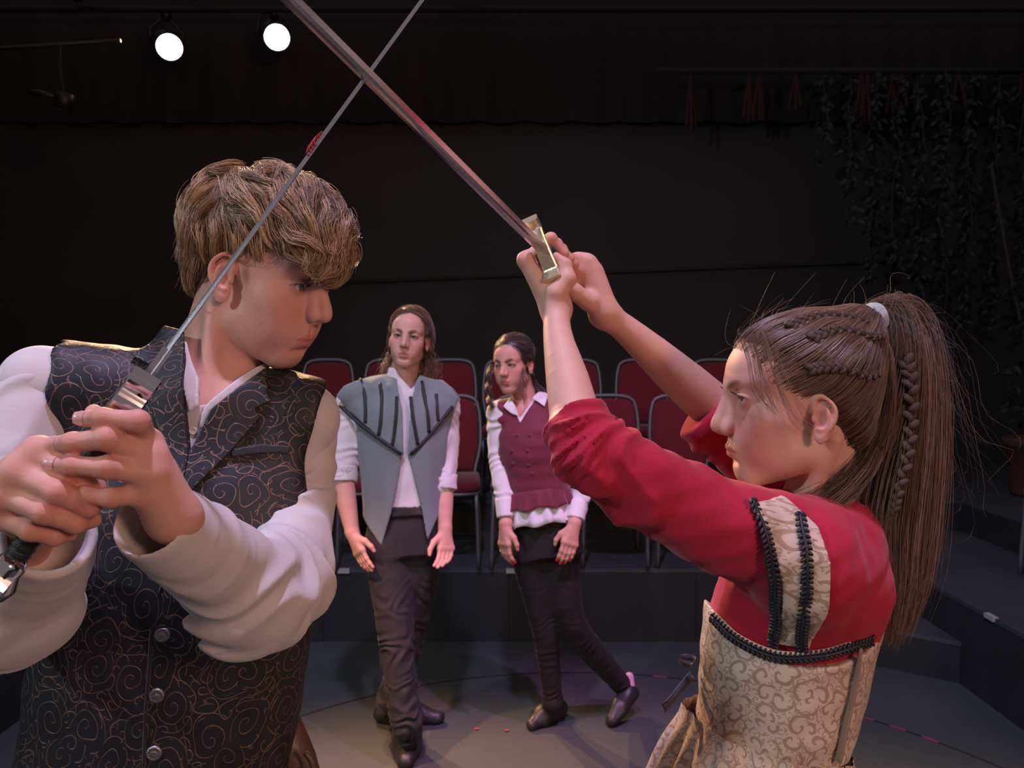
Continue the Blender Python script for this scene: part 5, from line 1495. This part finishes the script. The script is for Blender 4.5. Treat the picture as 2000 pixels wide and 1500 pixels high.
# hair: middle parting, gathered behind the neck with loose ends
HC3 = SDF(); HC3.u(ell((0, -.015, .055), (.087, .104, .090))); HC3.u(ell((0, -.055, -.02), (.068, .045, .08)), .03)
HC3.s(ell((0, .118, .000), (.055, .080, .082)), .014); HC3.s(box((0, .09, -.075), (.2, .085, .07)), .01)
for sd in (-1, 1): HC3.u(ell((.066 * sd, -.050, -.005), (.034, .040, .075)), .025)
for sd in (-1, 1): HC3.s(ell((.086 * sd, .008, -.008), (.024, .030, .034)), .008)
hc = surface(HC3, .004); f3 = field(HC3)
def flow3(p, t):
    out = np.zeros_like(p); sx = np.sign(p[:, 0] + 1e-4); out[:, 0] = sx * smoothstep(.03, .10, p[:, 2]); out[:, 1] = -.55 - .4 * smoothstep(.06, 0, p[:, 2]); out[:, 2] = -.75; return out
rt = sample_mesh(hc[0], hc[1], 2200, 3); cl = noise(rt, 40, 6, 4)
cu = grow(f3, rt, flow3, 6, .010, lambda t: .0005 + .001 * t, wob=.12)
P3P = [(.065, .028, .014), (.16, .072, .036), (.27, .13, .066)]
s1 = strands_mesh(H3.w(cu.reshape(-1, 3)).reshape(cu.shape), .0008)
t1, k1 = px_strands([[(762, 690, 3.18), (755, 712, 3.17), (748, 728, 3.16), (752, 742, 3.15)], [(775, 700, 3.22), (765, 720, 3.21), (760, 735, 3.20)]], 170, 7, .016, .0008, 71, pal=P3P, tip_spread=.022)
t2, k2 = px_strands([[(830, 690, 3.18), (838, 705, 3.17), (845, 718, 3.16), (840, 735, 3.14)], [(820, 700, 3.22), (826, 720, 3.2), (832, 738, 3.18)]], 170, 7, .016, .0008, 72, pal=P3P, tip_spread=.022)
hv_, hf_ = join((H3.w(hc[0] - gradient(f3, hc[0]) * .002), hc[1]), s1, t1, t2)
mesh_obj('hair', hv_, hf_, M_HAIR, p3, cols=np.vstack([np.tile(A(.05, .025, .014), (len(hc[0]), 1)), strand_cols(2200, 6, P3P, 3, clump=cl), k1, k2]))
# torso
N3 = P(786, 752, 3.15); W3 = P(790, 1000, 3.12)
u3 = unit(N3 - W3); x3 = unit(A(-1, 0, -.05) - u3 * (A(-1, 0, -.05) @ u3)); T3 = Frame(W3, np.column_stack([x3, np.cross(u3, x3), u3]))
rows3 = [(-.12, .155, .105, 0, 0), (0, .145, .10, 0, 0), (.12, .155, .105, 0, 0), (.28, .175, .11, 0, 0), (.40, .17, .10, 0, 0), (.47, .12, .07, 0, 0), (.51, .07, .055, 0, 0)]
def torso3(infl):
    S_ = SDF(); S_.u(loft(T3, [(z, a + infl, b + infl, c_, d_) for z, a, b, c_, d_ in rows3], 2.2))
    S_.u(cap(N3 - u3 * .04, P(690, 790, 3.14), .055 + infl, .050 + infl), .05); S_.u(cap(N3 - u3 * .04, P(868, 795, 3.16), .055 + infl, .050 + infl), .05); return S_
SH3 = torso3(.004); SH3.u(cap(P(788, 728, 3.15), N3, .062, .07), .015); SH3.s(cap(P(790, 690, 3.15), P(787, 748, 3.15), .056, .058), .002)
SH3.s(poly2(T3, px_poly(T3, [(765, 715), (800, 762), (825, 725), (800, 690)], 3.05), .0, .3), .004)
RA3 = PL((688, 790, 3.15), (672, 850, 3.12), (668, 930, 3.09)); LA3 = PL((866, 795, 3.17), (868, 860, 3.16), (864, 945, 3.12))
for a_ in (RA3, LA3):
    SH3.u(tube(a_, [.062, .060, .054], 6), .03)
SH3.d(limb_folds(RA3, .008, 50, 1.5, 3)); SH3.d(limb_folds(LA3, .008, 50, 1.5, 5)); SH3.d(lambda p, d: -.003 * noise(p * A(1.5, 1, .6), 9, 7, 2))
SH3.i(plane(P(790, 1000, 3.1), -u3), .006)
shirt3 = mesh_obj('shirt', *surface(SH3, .0055), M_WHITE, p3)
for a_, nm in ((RA3, 0), (LA3, 1)):
    ax = unit(a_[2] - a_[1]); CU = SDF(); CU.u(cap(a_[2] - ax * .035, a_[2] + ax * .022, .059, .060)); CU.i(plane(a_[2] + ax * .022, ax), .004); CU.i(plane(a_[2] - ax * .04, -ax), .004)
    CU.s(cap(a_[2] - ax * .02, a_[2] + ax * .08, .052, .052), .003); CU.d(lambda p, d: -.002 * noise(p, 14, 6, 3))
    mesh_obj('rolled_cuff', *surface(CU, .004), M_WHITE, shirt3)
DB = torso3(.016); DB.d(lambda p, d: -.0045 * noise(p * A(1.6, 1, .35), 8, 7, 5))
DBO = torso3(.016)
LEFT = [(652, 768), (700, 738), (762, 708), (768, 745), (778, 800), (786, 890), (776, 950), (766, 1000), (746, 1066), (702, 1012), (692, 900), (690, 830)]
RIGHT = [(892, 772), (862, 742), (818, 708), (806, 760), (802, 820), (798, 890), (808, 930), (822, 985), (835, 1056), (856, 1005), (866, 930), (872, 850)]
for poly, nm in ((LEFT, 0), (RIGHT, 1)):
    Q = SDF(); Q.u(shell(DB, 0.0, .0045, poly2(T3, px_poly(T3, poly, 3.02), -.03, .4)))
    if nm == 0: doublet = mesh_obj('doublet', *surface(Q, .005), M_GREY, p3)
    else: mesh_obj('front_panel', *surface(Q, .005), M_GREY, doublet)
BKP = SDF(); BKP.u(shell(DB, 0.0, .0045, poly2(T3, px_poly(T3, [(660, 765), (700, 738), (762, 708), (818, 708), (862, 742), (885, 772), (870, 1000), (700, 1000)], 3.1), -.4, -.02)))
mesh_obj('back_panel', *surface(BKP, .007), M_GREY, doublet)
# wide shoulder cape standing off the doublet
CP = SDF(); CP.u(cap(N3 - u3 * .030, P(672, 772, 3.12), .068, .056), 0); CP.u(cap(N3 - u3 * .030, P(880, 778, 3.14), .068, .056), .03)
CP.u(loft(T3, [(.20, .10, .122, 0, 0), (.30, .185, .128, 0, 0), (.42, .20, .118, 0, 0), (.49, .10, .085, 0, 0)], 2.2), .05)
CP.d(lambda p, d: -.0035 * noise(p * A(1.6, 1, .6), 9, 7, 6))
CAPE = [(650, 772), (664, 752), (706, 732), (762, 706), (770, 745), (785, 800), (789, 888), (783, 890), (668, 796)]
CAPE2 = [(893, 776), (880, 756), (858, 738), (820, 706), (806, 745), (800, 800), (796, 888), (803, 890), (884, 800)]
for poly in (CAPE, CAPE2):
    Q = SDF(); Q.u(shell(CP, .006, .0045, poly2(T3, px_poly(T3, poly, 3.0), -.12, .4)))
    mesh_obj('cape_collar', *surface(Q, .005), M_GREY, doublet)
fCP = lambda p: CP.ev(p, .3) - .012
def cord(pix, f, r, parent, mat, d0=2.6, d1=3.6):
    pp = [q for q in (hit(x_, y_, f, d0, d1) for x_, y_ in pix) if q is not None]
    if len(pp) > 1: mesh_obj('trim_cord', *sweep(resample(pp, 14), r, 6), mat, parent)
for pix in ([(664, 792), (700, 826), (740, 856), (784, 887)], [(884, 794), (860, 824), (830, 860), (802, 887)], [(704, 740), (712, 770), (714, 800), (714, 826)], [(742, 748), (746, 780), (744, 820), (740, 850)], [(775, 775), (774, 810), (770, 850), (766, 872)], [(802, 775), (806, 810), (812, 845), (816, 868)], [(824, 745), (830, 780), (836, 815), (838, 845)], [(850, 738), (852, 770), (854, 800), (856, 822)]):
    cord(pix, fCP, .0075, doublet, M_BRAIDB)
# trousers and shoes
TR = SDF(); hc3 = P(792, 1035, 3.12)
TR.u(loft(Frame(hc3, T3.R), [(-.09, .150, .105, 0, 0), (0, .155, .108, 0, 0), (.075, .142, .10, 0, 0)], 2.2))
leg_a = [P(758, 1075, 3.10), P(772, 1230, 3.03), P(782, 1330, 3.0), A(*(on_z(795, 1425)[:2] * A(1, 1)), .10)]
leg_b = [P(822, 1075, 3.14), P(800, 1230, 3.16), P(778, 1320, 3.2), A(*(on_z(762, 1385)[:2]), .10)]
leg_a[3] = P(795, 1410, 2.99); leg_b[3] = P(764, 1372, 3.22)
TR.u(tube(leg_a, [.094, .070, .062, .062], 9), .04); TR.u(tube(leg_b, [.094, .070, .060, .062], 9), .04)
TR.d(limb_folds(leg_a, .017, 30, 1.8, 7, ([0, .4, .55, .8, 1], [.5, .5, 1, .6, 1.2]))); TR.d(limb_folds(leg_b, .014, 30, 1.8, 8))
mesh_obj('trousers', *surface(TR, .0055), M_JEAN, p3)
BELT = SDF(); BELT.u(shell(SDF().u(loft(Frame(hc3, T3.R), [(-.09, .150, .105, 0, 0), (0, .155, .108, 0, 0), (.12, .142, .10, 0, 0)], 2.2)), .006, .004, box(hc3 + u3 * .085, (.2, .2, .020), T3.R)))
mesh_obj('belt', *surface(BELT, .005), M_SHOE, p3)
def shoe(parent, heel, toe, ankle, w=.042, mat=M_SHOE, h=.004):
    heel = np.asarray(heel, float); toe = np.asarray(toe, float); ankle = np.asarray(ankle, float); SO = SDF()
    d = unit((toe - heel) * A(1, 1, 0)); mid = heel * .45 + toe * .55
    SO.u(cap(heel + A(0, 0, .036), mid + A(0, 0, .036), w * .86, w * .96)); SO.u(cap(mid + A(0, 0, .034), toe - d * .022 + A(0, 0, .022), w * .96, w * .60), .02)
    SO.u(cap(heel * .8 + toe * .2 + A(0, 0, .04), ankle, w * .95, w * .92), .03)
    nrm = unit(np.cross(np.cross(A(0, 0, 1), toe - heel), toe - heel)) 
    if nrm[2] > 0: nrm = -nrm
    SO.i(plane(heel + A(0, 0, .002), nrm), .005)
    SO.u(cap(ankle, ankle + A(0, 0, .03), w * .88, w * .84), .02)
    SO.d(lambda p, d_: -.0022 * noise(p, 14, 6, 2))
    return mesh_obj('shoe', *surface(SO, h), mat, parent)
shoe(p3, A(*on_z(795, 1440)[:2], 0), A(*on_z(793, 1502)[:2], 0), leg_a[3] + A(0, 0, -.005), .060)
shoe(p3, A(*on_z(748, 1408)[:2], 0), A(*on_z(866, 1412)[:2], 0), leg_b[3] + A(0, 0, -.005), .048)

# --- maroon waistcoat
p4 = root('person', (*on_z(1075, 1410)[:2], 0.0), 'dark-haired young woman in maroon waistcoat with peplum over white shirt, mid-stride behind the swords', 'person')
H4 = face_frame(P(1004, 716, 3.24), unit(A(-.44, -.90, -.10)), unit(A(-.10, -.06, 1)), .97)
h4 = head_sdf(lid=.0066, jaw=.92, cheek=1.0, brow=.8, lips=1.2, nose=.7)
N4 = P(1026, 786, 3.28)
RW4 = P(988, 1022, 3.14); LW4 = P(1122, 1022, 3.10)
S = SDF(); S.u(cap(P(988, 1000, 3.16), RW4, .024, .024)); Fa = simple_hand(S, RW4, P(984, 1085, 3.12) - RW4, A(.6, -.8, 0), curl=.6, palm=unit(A(.8, .5, .1)))
S2 = S; S2.u(cap(P(1125, 1005, 3.13), LW4, .024, .024)); Fb = simple_hand(S2, LW4, P(1106, 1090, 3.06) - LW4, A(-.9, -.3, 0), curl=.45, palm=unit(A(-.2, .9, 0)))
def arms4(S_):
    S_.ops += S.ops; S_.u(ell(N4 - A(0, 0, .05), (.10, .07, .06)), .03)
    S_.u(tube([N4 - A(0, 0, .04)] + PL((975, 806, 3.24), (974, 880, 3.24), (982, 940, 3.20), (988, 1000, 3.16)), .024, 12), .01); S_.u(tube([N4 - A(0, 0, .04)] + PL((1080, 800, 3.28), (1108, 880, 3.26), (1138, 938, 3.20), (1125, 1005, 3.13)), .024, 12), .01)
v0, f0, c0_ = figure_head(H4, MEANW, N4, h4, .046, arms4, .0030, brow_col=(.05, .025, .02), lip=(.40, .11, .12), blush=.5, brow_w=1.9, lash_w=3.4)
mesh_obj('body', v0, f0, M_SKIN, p4, cols=c0_ * A(.92, .86, .82))
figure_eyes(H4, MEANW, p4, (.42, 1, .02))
for ch in Fa + Fb:
    nv_, nf_ = nail_mesh(ch, CAM_LOC - ch[3], 1.15, .0064); mesh_obj('fingernail', nv_, nf_, M_REDNAIL, p4)
HC4 = SDF(); HC4.u(ell((0, -.015, .056), (.088, .106, .092))); HC4.u(ell((0, -.060, -.01), (.062, .042, .07)), .03)
HC4.s(ell((0, .120, -.002), (.058, .082, .084)), .014); HC4.s(box((0, .09, -.075), (.2, .085, .075)), .01)
for sd in (-1, 1): HC4.s(ell((.086 * sd, .008, -.008), (.024, .028, .032)), .008)
hc = surface(HC4, .004); fH4 = field(HC4)
rt = sample_mesh(hc[0], hc[1], 2000, 5); cl = noise(rt, 40, 6, 4)
flow4 = lambda p, t: unit_rows(A(0, -.115, -.02) - p)
unit_rows = lambda q: q / (np.linalg.norm(q, axis=1)[:, None] + 1e-9)
cu = grow(fH4, rt, flow4, 6, .010, lambda t: .0005 + .001 * t, wob=.12)
P4P = [(.022, .012, .011), (.055, .028, .022), (.11, .058, .044)]
s1 = strands_mesh(H4.w(cu.reshape(-1, 3)).reshape(cu.shape), .0008)
def curls(px, n, seed, amp=.010, turns=3.5):
    rs = np.random.RandomState(seed); out = []
    for i in range(n):
        X = resample(PL(*px), 26); t = np.linspace(0, 1, 26); a = turns * 6.283 * t + .5 * rs.rand(); r = amp * (.4 + .6 * t)
        out.append(X + np.column_stack([r * np.cos(a), r * np.sin(a), 0 * t]) + rs.normal(size=3) * .0055)
    return strands_mesh(np.array(out), .0006), strand_cols(n, 26, P4P, seed)
t1, k1 = curls([(958, 715, 3.22), (954, 750, 3.2), (957, 780, 3.19), (960, 800, 3.18)], 90, 81)
t2, k2 = curls([(1022, 718, 3.15), (1024, 745, 3.14), (1020, 768, 3.13), (1028, 790, 3.12)], 16, 82, .006, 2.5)
t3, k3 = px_strands([[(1040, 730, 3.30), (1052, 752, 3.30), (1068, 765, 3.28), (1085, 775, 3.27)], [(1036, 740, 3.3), (1050, 762, 3.29), (1064, 775, 3.28), (1078, 790, 3.27)]], 140, 8, .008, .0009, 83, pal=P4P)
hv_, hf_ = join((H4.w(hc[0] - gradient(fH4, hc[0]) * .002), hc[1]), s1, t1, t2, t3)
mesh_obj('hair', hv_, hf_, M_HAIR, p4, cols=np.vstack([np.tile(A(.022, .012, .011), (len(hc[0]), 1)), strand_cols(2000, 6, P4P, 3, clump=cl), k1, k2, k3]))
W4 = P(1052, 965, 3.22); u4 = unit(N4 - W4); x4 = unit(A(-1, .12, -.02) - u4 * (A(-1, .12, -.02) @ u4)); T4 = Frame(W4, np.column_stack([x4, np.cross(u4, x4), u4]))
rows4 = [(-.12, .142, .105, 0, 0), (-.04, .128, .095, 0, 0), (.06, .128, .095, 0, 0), (.18, .140, .105, 0, .012), (.27, .142, .10, 0, .006), (.34, .11, .075, 0, 0), (.39, .055, .05, 0, 0)]
SRr, SLl = P(975, 806, 3.24), P(1080, 800, 3.28)
def torso4(infl):
    S_ = SDF(); S_.u(loft(T4, [(z, a + infl, b + infl, c_, d_) for z, a, b, c_, d_ in rows4], 2.2))
    S_.u(cap(N4 - u4 * .03, SRr, .045 + infl, .045 + infl), .04); S_.u(cap(N4 - u4 * .03, SLl, .045 + infl, .045 + infl), .04); return S_
RA4 = [SRr, P(974, 880, 3.24), P(982, 940, 3.20), P(988, 1000, 3.16)]; LA4 = [SLl, P(1108, 880, 3.26), P(1138, 938, 3.20), P(1125, 1005, 3.13)]
SH4 = torso4(.003); SH4.u(tube(RA4, [.050, .046, .043, .034], 8), .02); SH4.u(tube(LA4, [.052, .050, .047, .036], 8), .02)
SH4.d(limb_folds(RA4, .008, 55, 1.5, 3)); SH4.d(limb_folds(LA4, .009, 55, 1.5, 5))
SH4.s(poly2(T4, px_poly(T4, [(990, 765), (1012, 815), (1052, 755), (1020, 740)], 3.15), .0, .3), .003)
SH4.s(cap(N4 + u4 * .05, N4 - u4 * .02, .050, .052), .003)
shirt4 = mesh_obj('shirt', *surface(SH4, .005), M_WHITE, p4)
for a_ in (RA4, LA4):
    ax = unit(a_[3] - a_[2]); CU = SDF(); CU.u(cap(a_[3] - ax * .05, a_[3] + ax * .03, .040, .039)); CU.i(plane(a_[3] + ax * .022, ax), .003); CU.i(plane(a_[3] - ax * .055, -ax), .003); CU.s(cap(a_[3], a_[3] + ax * .08, .033, .033), .002)
    mesh_obj('cuff', *surface(CU, .004), M_WHITE, shirt4)
# shirt collar points
for pix in ([(1036, 775), (1050, 752), (1068, 764), (1062, 792), (1048, 782)], [(980, 792), (992, 772), (1004, 790), (1012, 812), (996, 806)]):
    Q = SDF(); Q.u(shell(torso4(.018), .004, .004, poly2(T4, px_poly(T4, pix, 3.14), -.02, .3))); mesh_obj('collar', *surface(Q, .004), M_WHITE, shirt4)
def frill(parent, name, z0, z1, r0, r1, waves, mat, amp):
    V = []; n = 140; K = 8
    for i in range(K):
        t = i / (K - 1)
        for j in range(n):
            a = 2 * math.pi * j / n; k = (r0 + (r1 - r0) * t) * (1 + amp * t * math.sin(a * waves + math.sin(a * 3)))
            V.append(T4.w((.138 * k * math.cos(a), .104 * k * math.sin(a), z0 + (z1 - z0) * t + .006 * t * math.sin(a * waves * .5))))
    V = np.array(V); F = [(i * n + j, i * n + (j + 1) % n, (i + 1) * n + (j + 1) % n, (i + 1) * n + j) for i in range(K - 1) for j in range(n)]
    o = mesh_obj(name, V, np.array(F), mat, parent); sm = o.modifiers.new('thickness', 'SOLIDIFY'); sm.thickness = .003; return o
frill(shirt4, 'shirt_hem', .03, -.125, .94, 1.12, 15, M_WHITE, .07)
VS4 = torso4(.014)
VS4.s(poly2(T4, px_poly(T4, [(985, 740), (1000, 795), (1013, 822), (1030, 795), (1056, 745)], 3.12), 0, .3), .003)
VS4.s(cap(N4 + u4 * .06, N4 - u4 * .02, .058, .060), .004)
VS4.s(cap(SRr + x4 * .012, SRr + x4 * .12 - u4 * .06, .058, .08), .01); VS4.s(cap(SLl - x4 * .014, SLl - x4 * .12 - u4 * .06, .058, .08), .01)
VS4.s(cap(SRr + x4 * .02, SRr + x4 * .05 - u4 * .12, .05, .05), .01); VS4.s(cap(SLl - x4 * .02, SLl - x4 * .05 - u4 * .12, .05, .05), .01)
VS4.i(plane(T4.w((0, 0, 0)), -u4), .004); VS4.d(lambda p, d: -.0025 * noise(p * A(1, 1, 1.8), 10, 8, 4))
vest4 = mesh_obj('waistcoat', *surface(VS4, .0045), M_MAROON, p4)
frill(vest4, 'peplum', .015, -.060, 1.03, 1.20, 17, M_MAROON, .06)
f4v = lambda p: torso4(.014).ev(p, .3)
for pix in ([(1010, 850)], [(1034, 850)], [(1000, 880)], [(1030, 880)], [(1002, 905)], [(1032, 908)], [(1040, 925)]):
    q = hit(*pix[0], f4v, 2.8, 3.5)
    if q is not None: n_ = gradient(f4v, q[None])[0]; mesh_obj('button', *lathe([(.002, 0), (.007, .002), (.006, .005), (.001, .006)], 10, np.column_stack([unit(np.cross(n_, A(0, 0, 1))), np.cross(n_, unit(np.cross(n_, A(0, 0, 1)))), n_]), q), M_MAROON, vest4)
TR = SDF(); hc4 = P(1068, 1040, 3.22)
TR.u(loft(Frame(hc4, T4.R), [(-.10, .140, .105, 0, 0), (0, .145, .108, 0, 0), (.10, .130, .10, 0, 0)], 2.2))
la = [P(1036, 1085, 3.22), P(1062, 1215, 3.22), P(1072, 1290, 3.25), P(1080, 1372, 3.28)]
lb = [P(1092, 1085, 3.22), P(1112, 1205, 3.20), P(1160, 1275, 3.30), P(1219, 1342, 3.41)]
TR.u(tube(la, [.082, .058, .048, .038], 9), .035); TR.u(tube(lb, [.088, .062, .054, .042], 9), .035)
TR.d(limb_folds(la, .006, 60, 1.3, 7, ([0, .35, .55, .8, 1], [.3, .4, 1, .8, 1.3]))); TR.d(limb_folds(lb, .006, 60, 1.3, 8, ([0, .35, .55, .8, 1], [.3, .6, 1, .6, 1.2])))
mesh_obj('trousers', *surface(TR, .0048), M_BLACKT, p4)
shoe(p4, A(*on_z(1092, 1398)[:2], 0), A(*on_z(1032, 1428)[:2], 0), la[3] + A(0, 0, .01), .044)
# rear foot: heel up, on the toes
hl = P(1232, 1352, 3.40); tz = A(*on_z(1196, 1418)[:2], 0); SO = SDF()
SO.u(cap(hl, hl * .45 + tz * .55 + A(0, 0, .022), .034, .038)); SO.u(cap(hl * .45 + tz * .55 + A(0, 0, .022), tz + A(0, 0, .028), .038, .030), .02); SO.u(cap(hl + A(-.01, 0, 0), lb[3], .036, .036), .02)
SO.i(plane((0, 0, .001), (0, 0, -1)), .004); SO.d(lambda p, d_: -.003 * noise(p, 14, 6, 2))
mesh_obj('shoe', *surface(SO, .004), M_SHOE, p4)
SK = SDF(); SK.u(cap(P(1229, 1322, 3.41), P(1230, 1345, 3.40), .020, .024)); mesh_obj('sock', *surface(SK, .004), simple('pink_sock', (.55, .30, .42), .8), p4)
# ------------------------------------------------------------------ the two swords
M_STEEL = simple('polished_steel', (.62, .60, .64), .16, 1.0, .12, 120.0, .05, 900.0)
M_CHROME = simple('chrome_hilt', (.66, .64, .66), .10, 1.0, .10, 40.0)
M_BRASS = simple('aged_brass', (.80, .68, .46), .30, .85, .30, 60.0, .2, 300.0)
M_GRIP = simple('black_wire_grip', (.02, .02, .022), .4, .2, .3, 200.0, .5, 800.0)
def blade(a, d, length, w, t, wide, name='blade', parent=None, taper=.55):
    """double-edged blade with a central ridge and a fuller near the hilt; wide = direction of its flat width"""
    n = 30; s = np.linspace(0, 1, n); wide = unit(wide - d * (wide @ d)); nrm = np.cross(d, wide); V = []
    for q in s:
        c = a + d * length * q; ww = w * (1 + (taper - 1) * q) * (1 if q < .96 else (1 - q) / .04 * .9 + .1); tt = t * (1 - .35 * q)
        g = .45 if q < .35 else 1.0                                # fuller depth
        for x, y in ((1, 0), (.45, .8), (0, g), (-.45, .8), (-1, 0), (-.45, -.8), (0, -g), (.45, -.8)): V.append(c + wide * x * ww + nrm * y * tt)
    F = [(i * 8 + j, i * 8 + (j + 1) % 8, (i + 1) * 8 + (j + 1) % 8, (i + 1) * 8 + j) for i in range(n - 1) for j in range(8)] + [tuple(range(7, -1, -1)), tuple(range((n - 1) * 8, n * 8))]
    return mesh_obj(name, np.array(V), F, M_STEEL, parent, smooth=False)
# swordsman's sword
XB = P(718, 147, .7285); G1 = P(262, 772, .684); d1 = unit(XB - G1); tc1 = unit(CAM_LOC - G1); s1_ = unit(np.cross(d1, tc1)); n1_ = np.cross(s1_, d1)
sw1 = root('rapier', G1, 'chrome-hilted sword gripped by the swordsman, its thin blade rising to the right', 'sword')
blade(G1 - d1 * .005, d1, .92, .0048, .0022, n1_ * .94 + s1_ * .34, parent=sw1, taper=.75)
mesh_obj('ricasso', *sweep([G1, G1 + d1 * .05], .0045, prof=[(1, .8), (1, -.8), (-1, -.8), (-1, .8)], up=n1_), M_STEEL, sw1, smooth=False)
wing = resample([G1 + d1 * .024 + n1_ * .020, G1 + d1 * .016 + n1_ * .026, G1 + d1 * .006 + n1_ * .024, G1 - d1 * .004 + n1_ * .027, G1 - d1 * .014 + n1_ * .026, G1 - d1 * .019 + n1_ * .018], 22)
mesh_obj('guard_wing', *sweep(wing, .0125, prof=[(1, .14), (1, -.14), (.88, -.22), (-.88, -.22), (-1, -.14), (-1, .14), (-.88, .22), (.88, .22)], up=n1_), M_CHROME, sw1, smooth=False)
mesh_obj('crossguard', *sweep([G1 - n1_ * .055 - d1 * .006, G1 - n1_ * .02, G1, G1 + n1_ * .020, G1 + n1_ * .027], [.007, .009, .0105, .010, .009], 10), M_CHROME, sw1)
gpts = [G1 - d1 * x for x in (.004, .03, .06, .09, .12, .15, .172)]
mesh_obj('grip', *sweep(resample(gpts, 60), .0098 + .0008 * np.sin(np.arange(60) * 2.2), 12), M_GRIP, sw1)
mesh_obj('ferrule', *sweep([G1 - d1 * .010, G1 - d1 * .016, G1 - d1 * .022], [.0105, .0125, .0105], 14), M_CHROME, sw1)
PM = G1 - d1 * .176
mesh_obj('pommel', *sweep([PM + d1 * .008, PM, PM - d1 * .006, PM - d1 * .018, PM - d1 * .028, PM - d1 * .034], [.010, .0135, .0125, .017, .0145, .004], 18), M_CHROME, sw1)
kb = resample([PM + d1 * .002 + n1_ * .006, PM - d1 * .016 + n1_ * .016 - s1_ * .004, PM - d1 * .040 + n1_ * .020 - s1_ * .010, PM - d1 * .062 + n1_ * .012 - s1_ * .020, PM - d1 * .070 - s1_ * .036], 18)
mesh_obj('knuckle_plate', *sweep(kb, np.linspace(.010, .019, 18), prof=[(1, .10), (1, -.10), (-1, -.10), (-1, .10)], up=n1_), M_CHROME, sw1, smooth=False)
tq = P(598, 298, .712); M_THREAD = simple('red_thread', (.35, .01, .02), .8)
tq = G1 + d1 * ((tq - G1) @ d1)
mesh_obj('red_thread', *jlist(*[sweep(resample([tq + d1 * .003 * k, tq - s1_ * .003 + n1_ * .004 + d1 * .004 * k, tq - s1_ * .005 + d1 * (.008 + .003 * k), tq - s1_ * .003 + d1 * (.014 + .004 * k)], 10), .0007, 5) for k in range(4)]), M_THREAD, sw1)
# swordswoman's sword
d2 = unit(X_CROSS - G_GUARD); tc2 = unit(CAM_LOC - G_GUARD); s2_ = unit(np.cross(d2, tc2)); n2_ = np.cross(s2_, d2)
sw2 = root('broadsword', G_GUARD, 'sword with brass crossguard held overhead by the swordswoman, blade towards the viewer', 'sword')
blade(G_GUARD, d2, .86, .0095, .0030, s2_ * .80 + n2_ * .6, parent=sw2, taper=.72)
ga, gb = P(1036, 432, 1.05), P(1084, 548, 1.06); gd = unit(gb - ga); gc = G_GUARD + d2 * .002
up_ = unit(d2 - gd * (d2 @ gd)); Lg = np.linalg.norm(gb - ga) / 2
gpt = np.array([gc + gd * Lg * q + up_ * (.012 * max(0, abs(q) - .72) / .28) for q in np.linspace(-1, 1, 25)])
gw = np.array([.0100 + .0035 * (abs(q) ** 3) for q in np.linspace(-1, 1, 25)])
mesh_obj('crossguard', *sweep(gpt, gw, prof=[(1, .25), (1, -.25), (.85, -.38), (-.85, -.38), (-1, -.25), (-1, .25), (-.85, .38), (.85, .38)], up=up_), M_BRASS, sw2, smooth=False)
mesh_obj('grip', *sweep(resample([G_GUARD - d2 * x for x in (.004, .05, .10, .15)], 50), .0115 + .0007 * np.sin(np.arange(50) * 2.2), 12), M_GRIP, sw2)
PM2 = G_GUARD - d2 * .156; mesh_obj('pommel', *sweep([PM2 + d2 * .006, PM2, PM2 - d2 * .01, PM2 - d2 * .02, PM2 - d2 * .026], [.010, .016, .019, .014, .003], 16), M_BRASS, sw2)
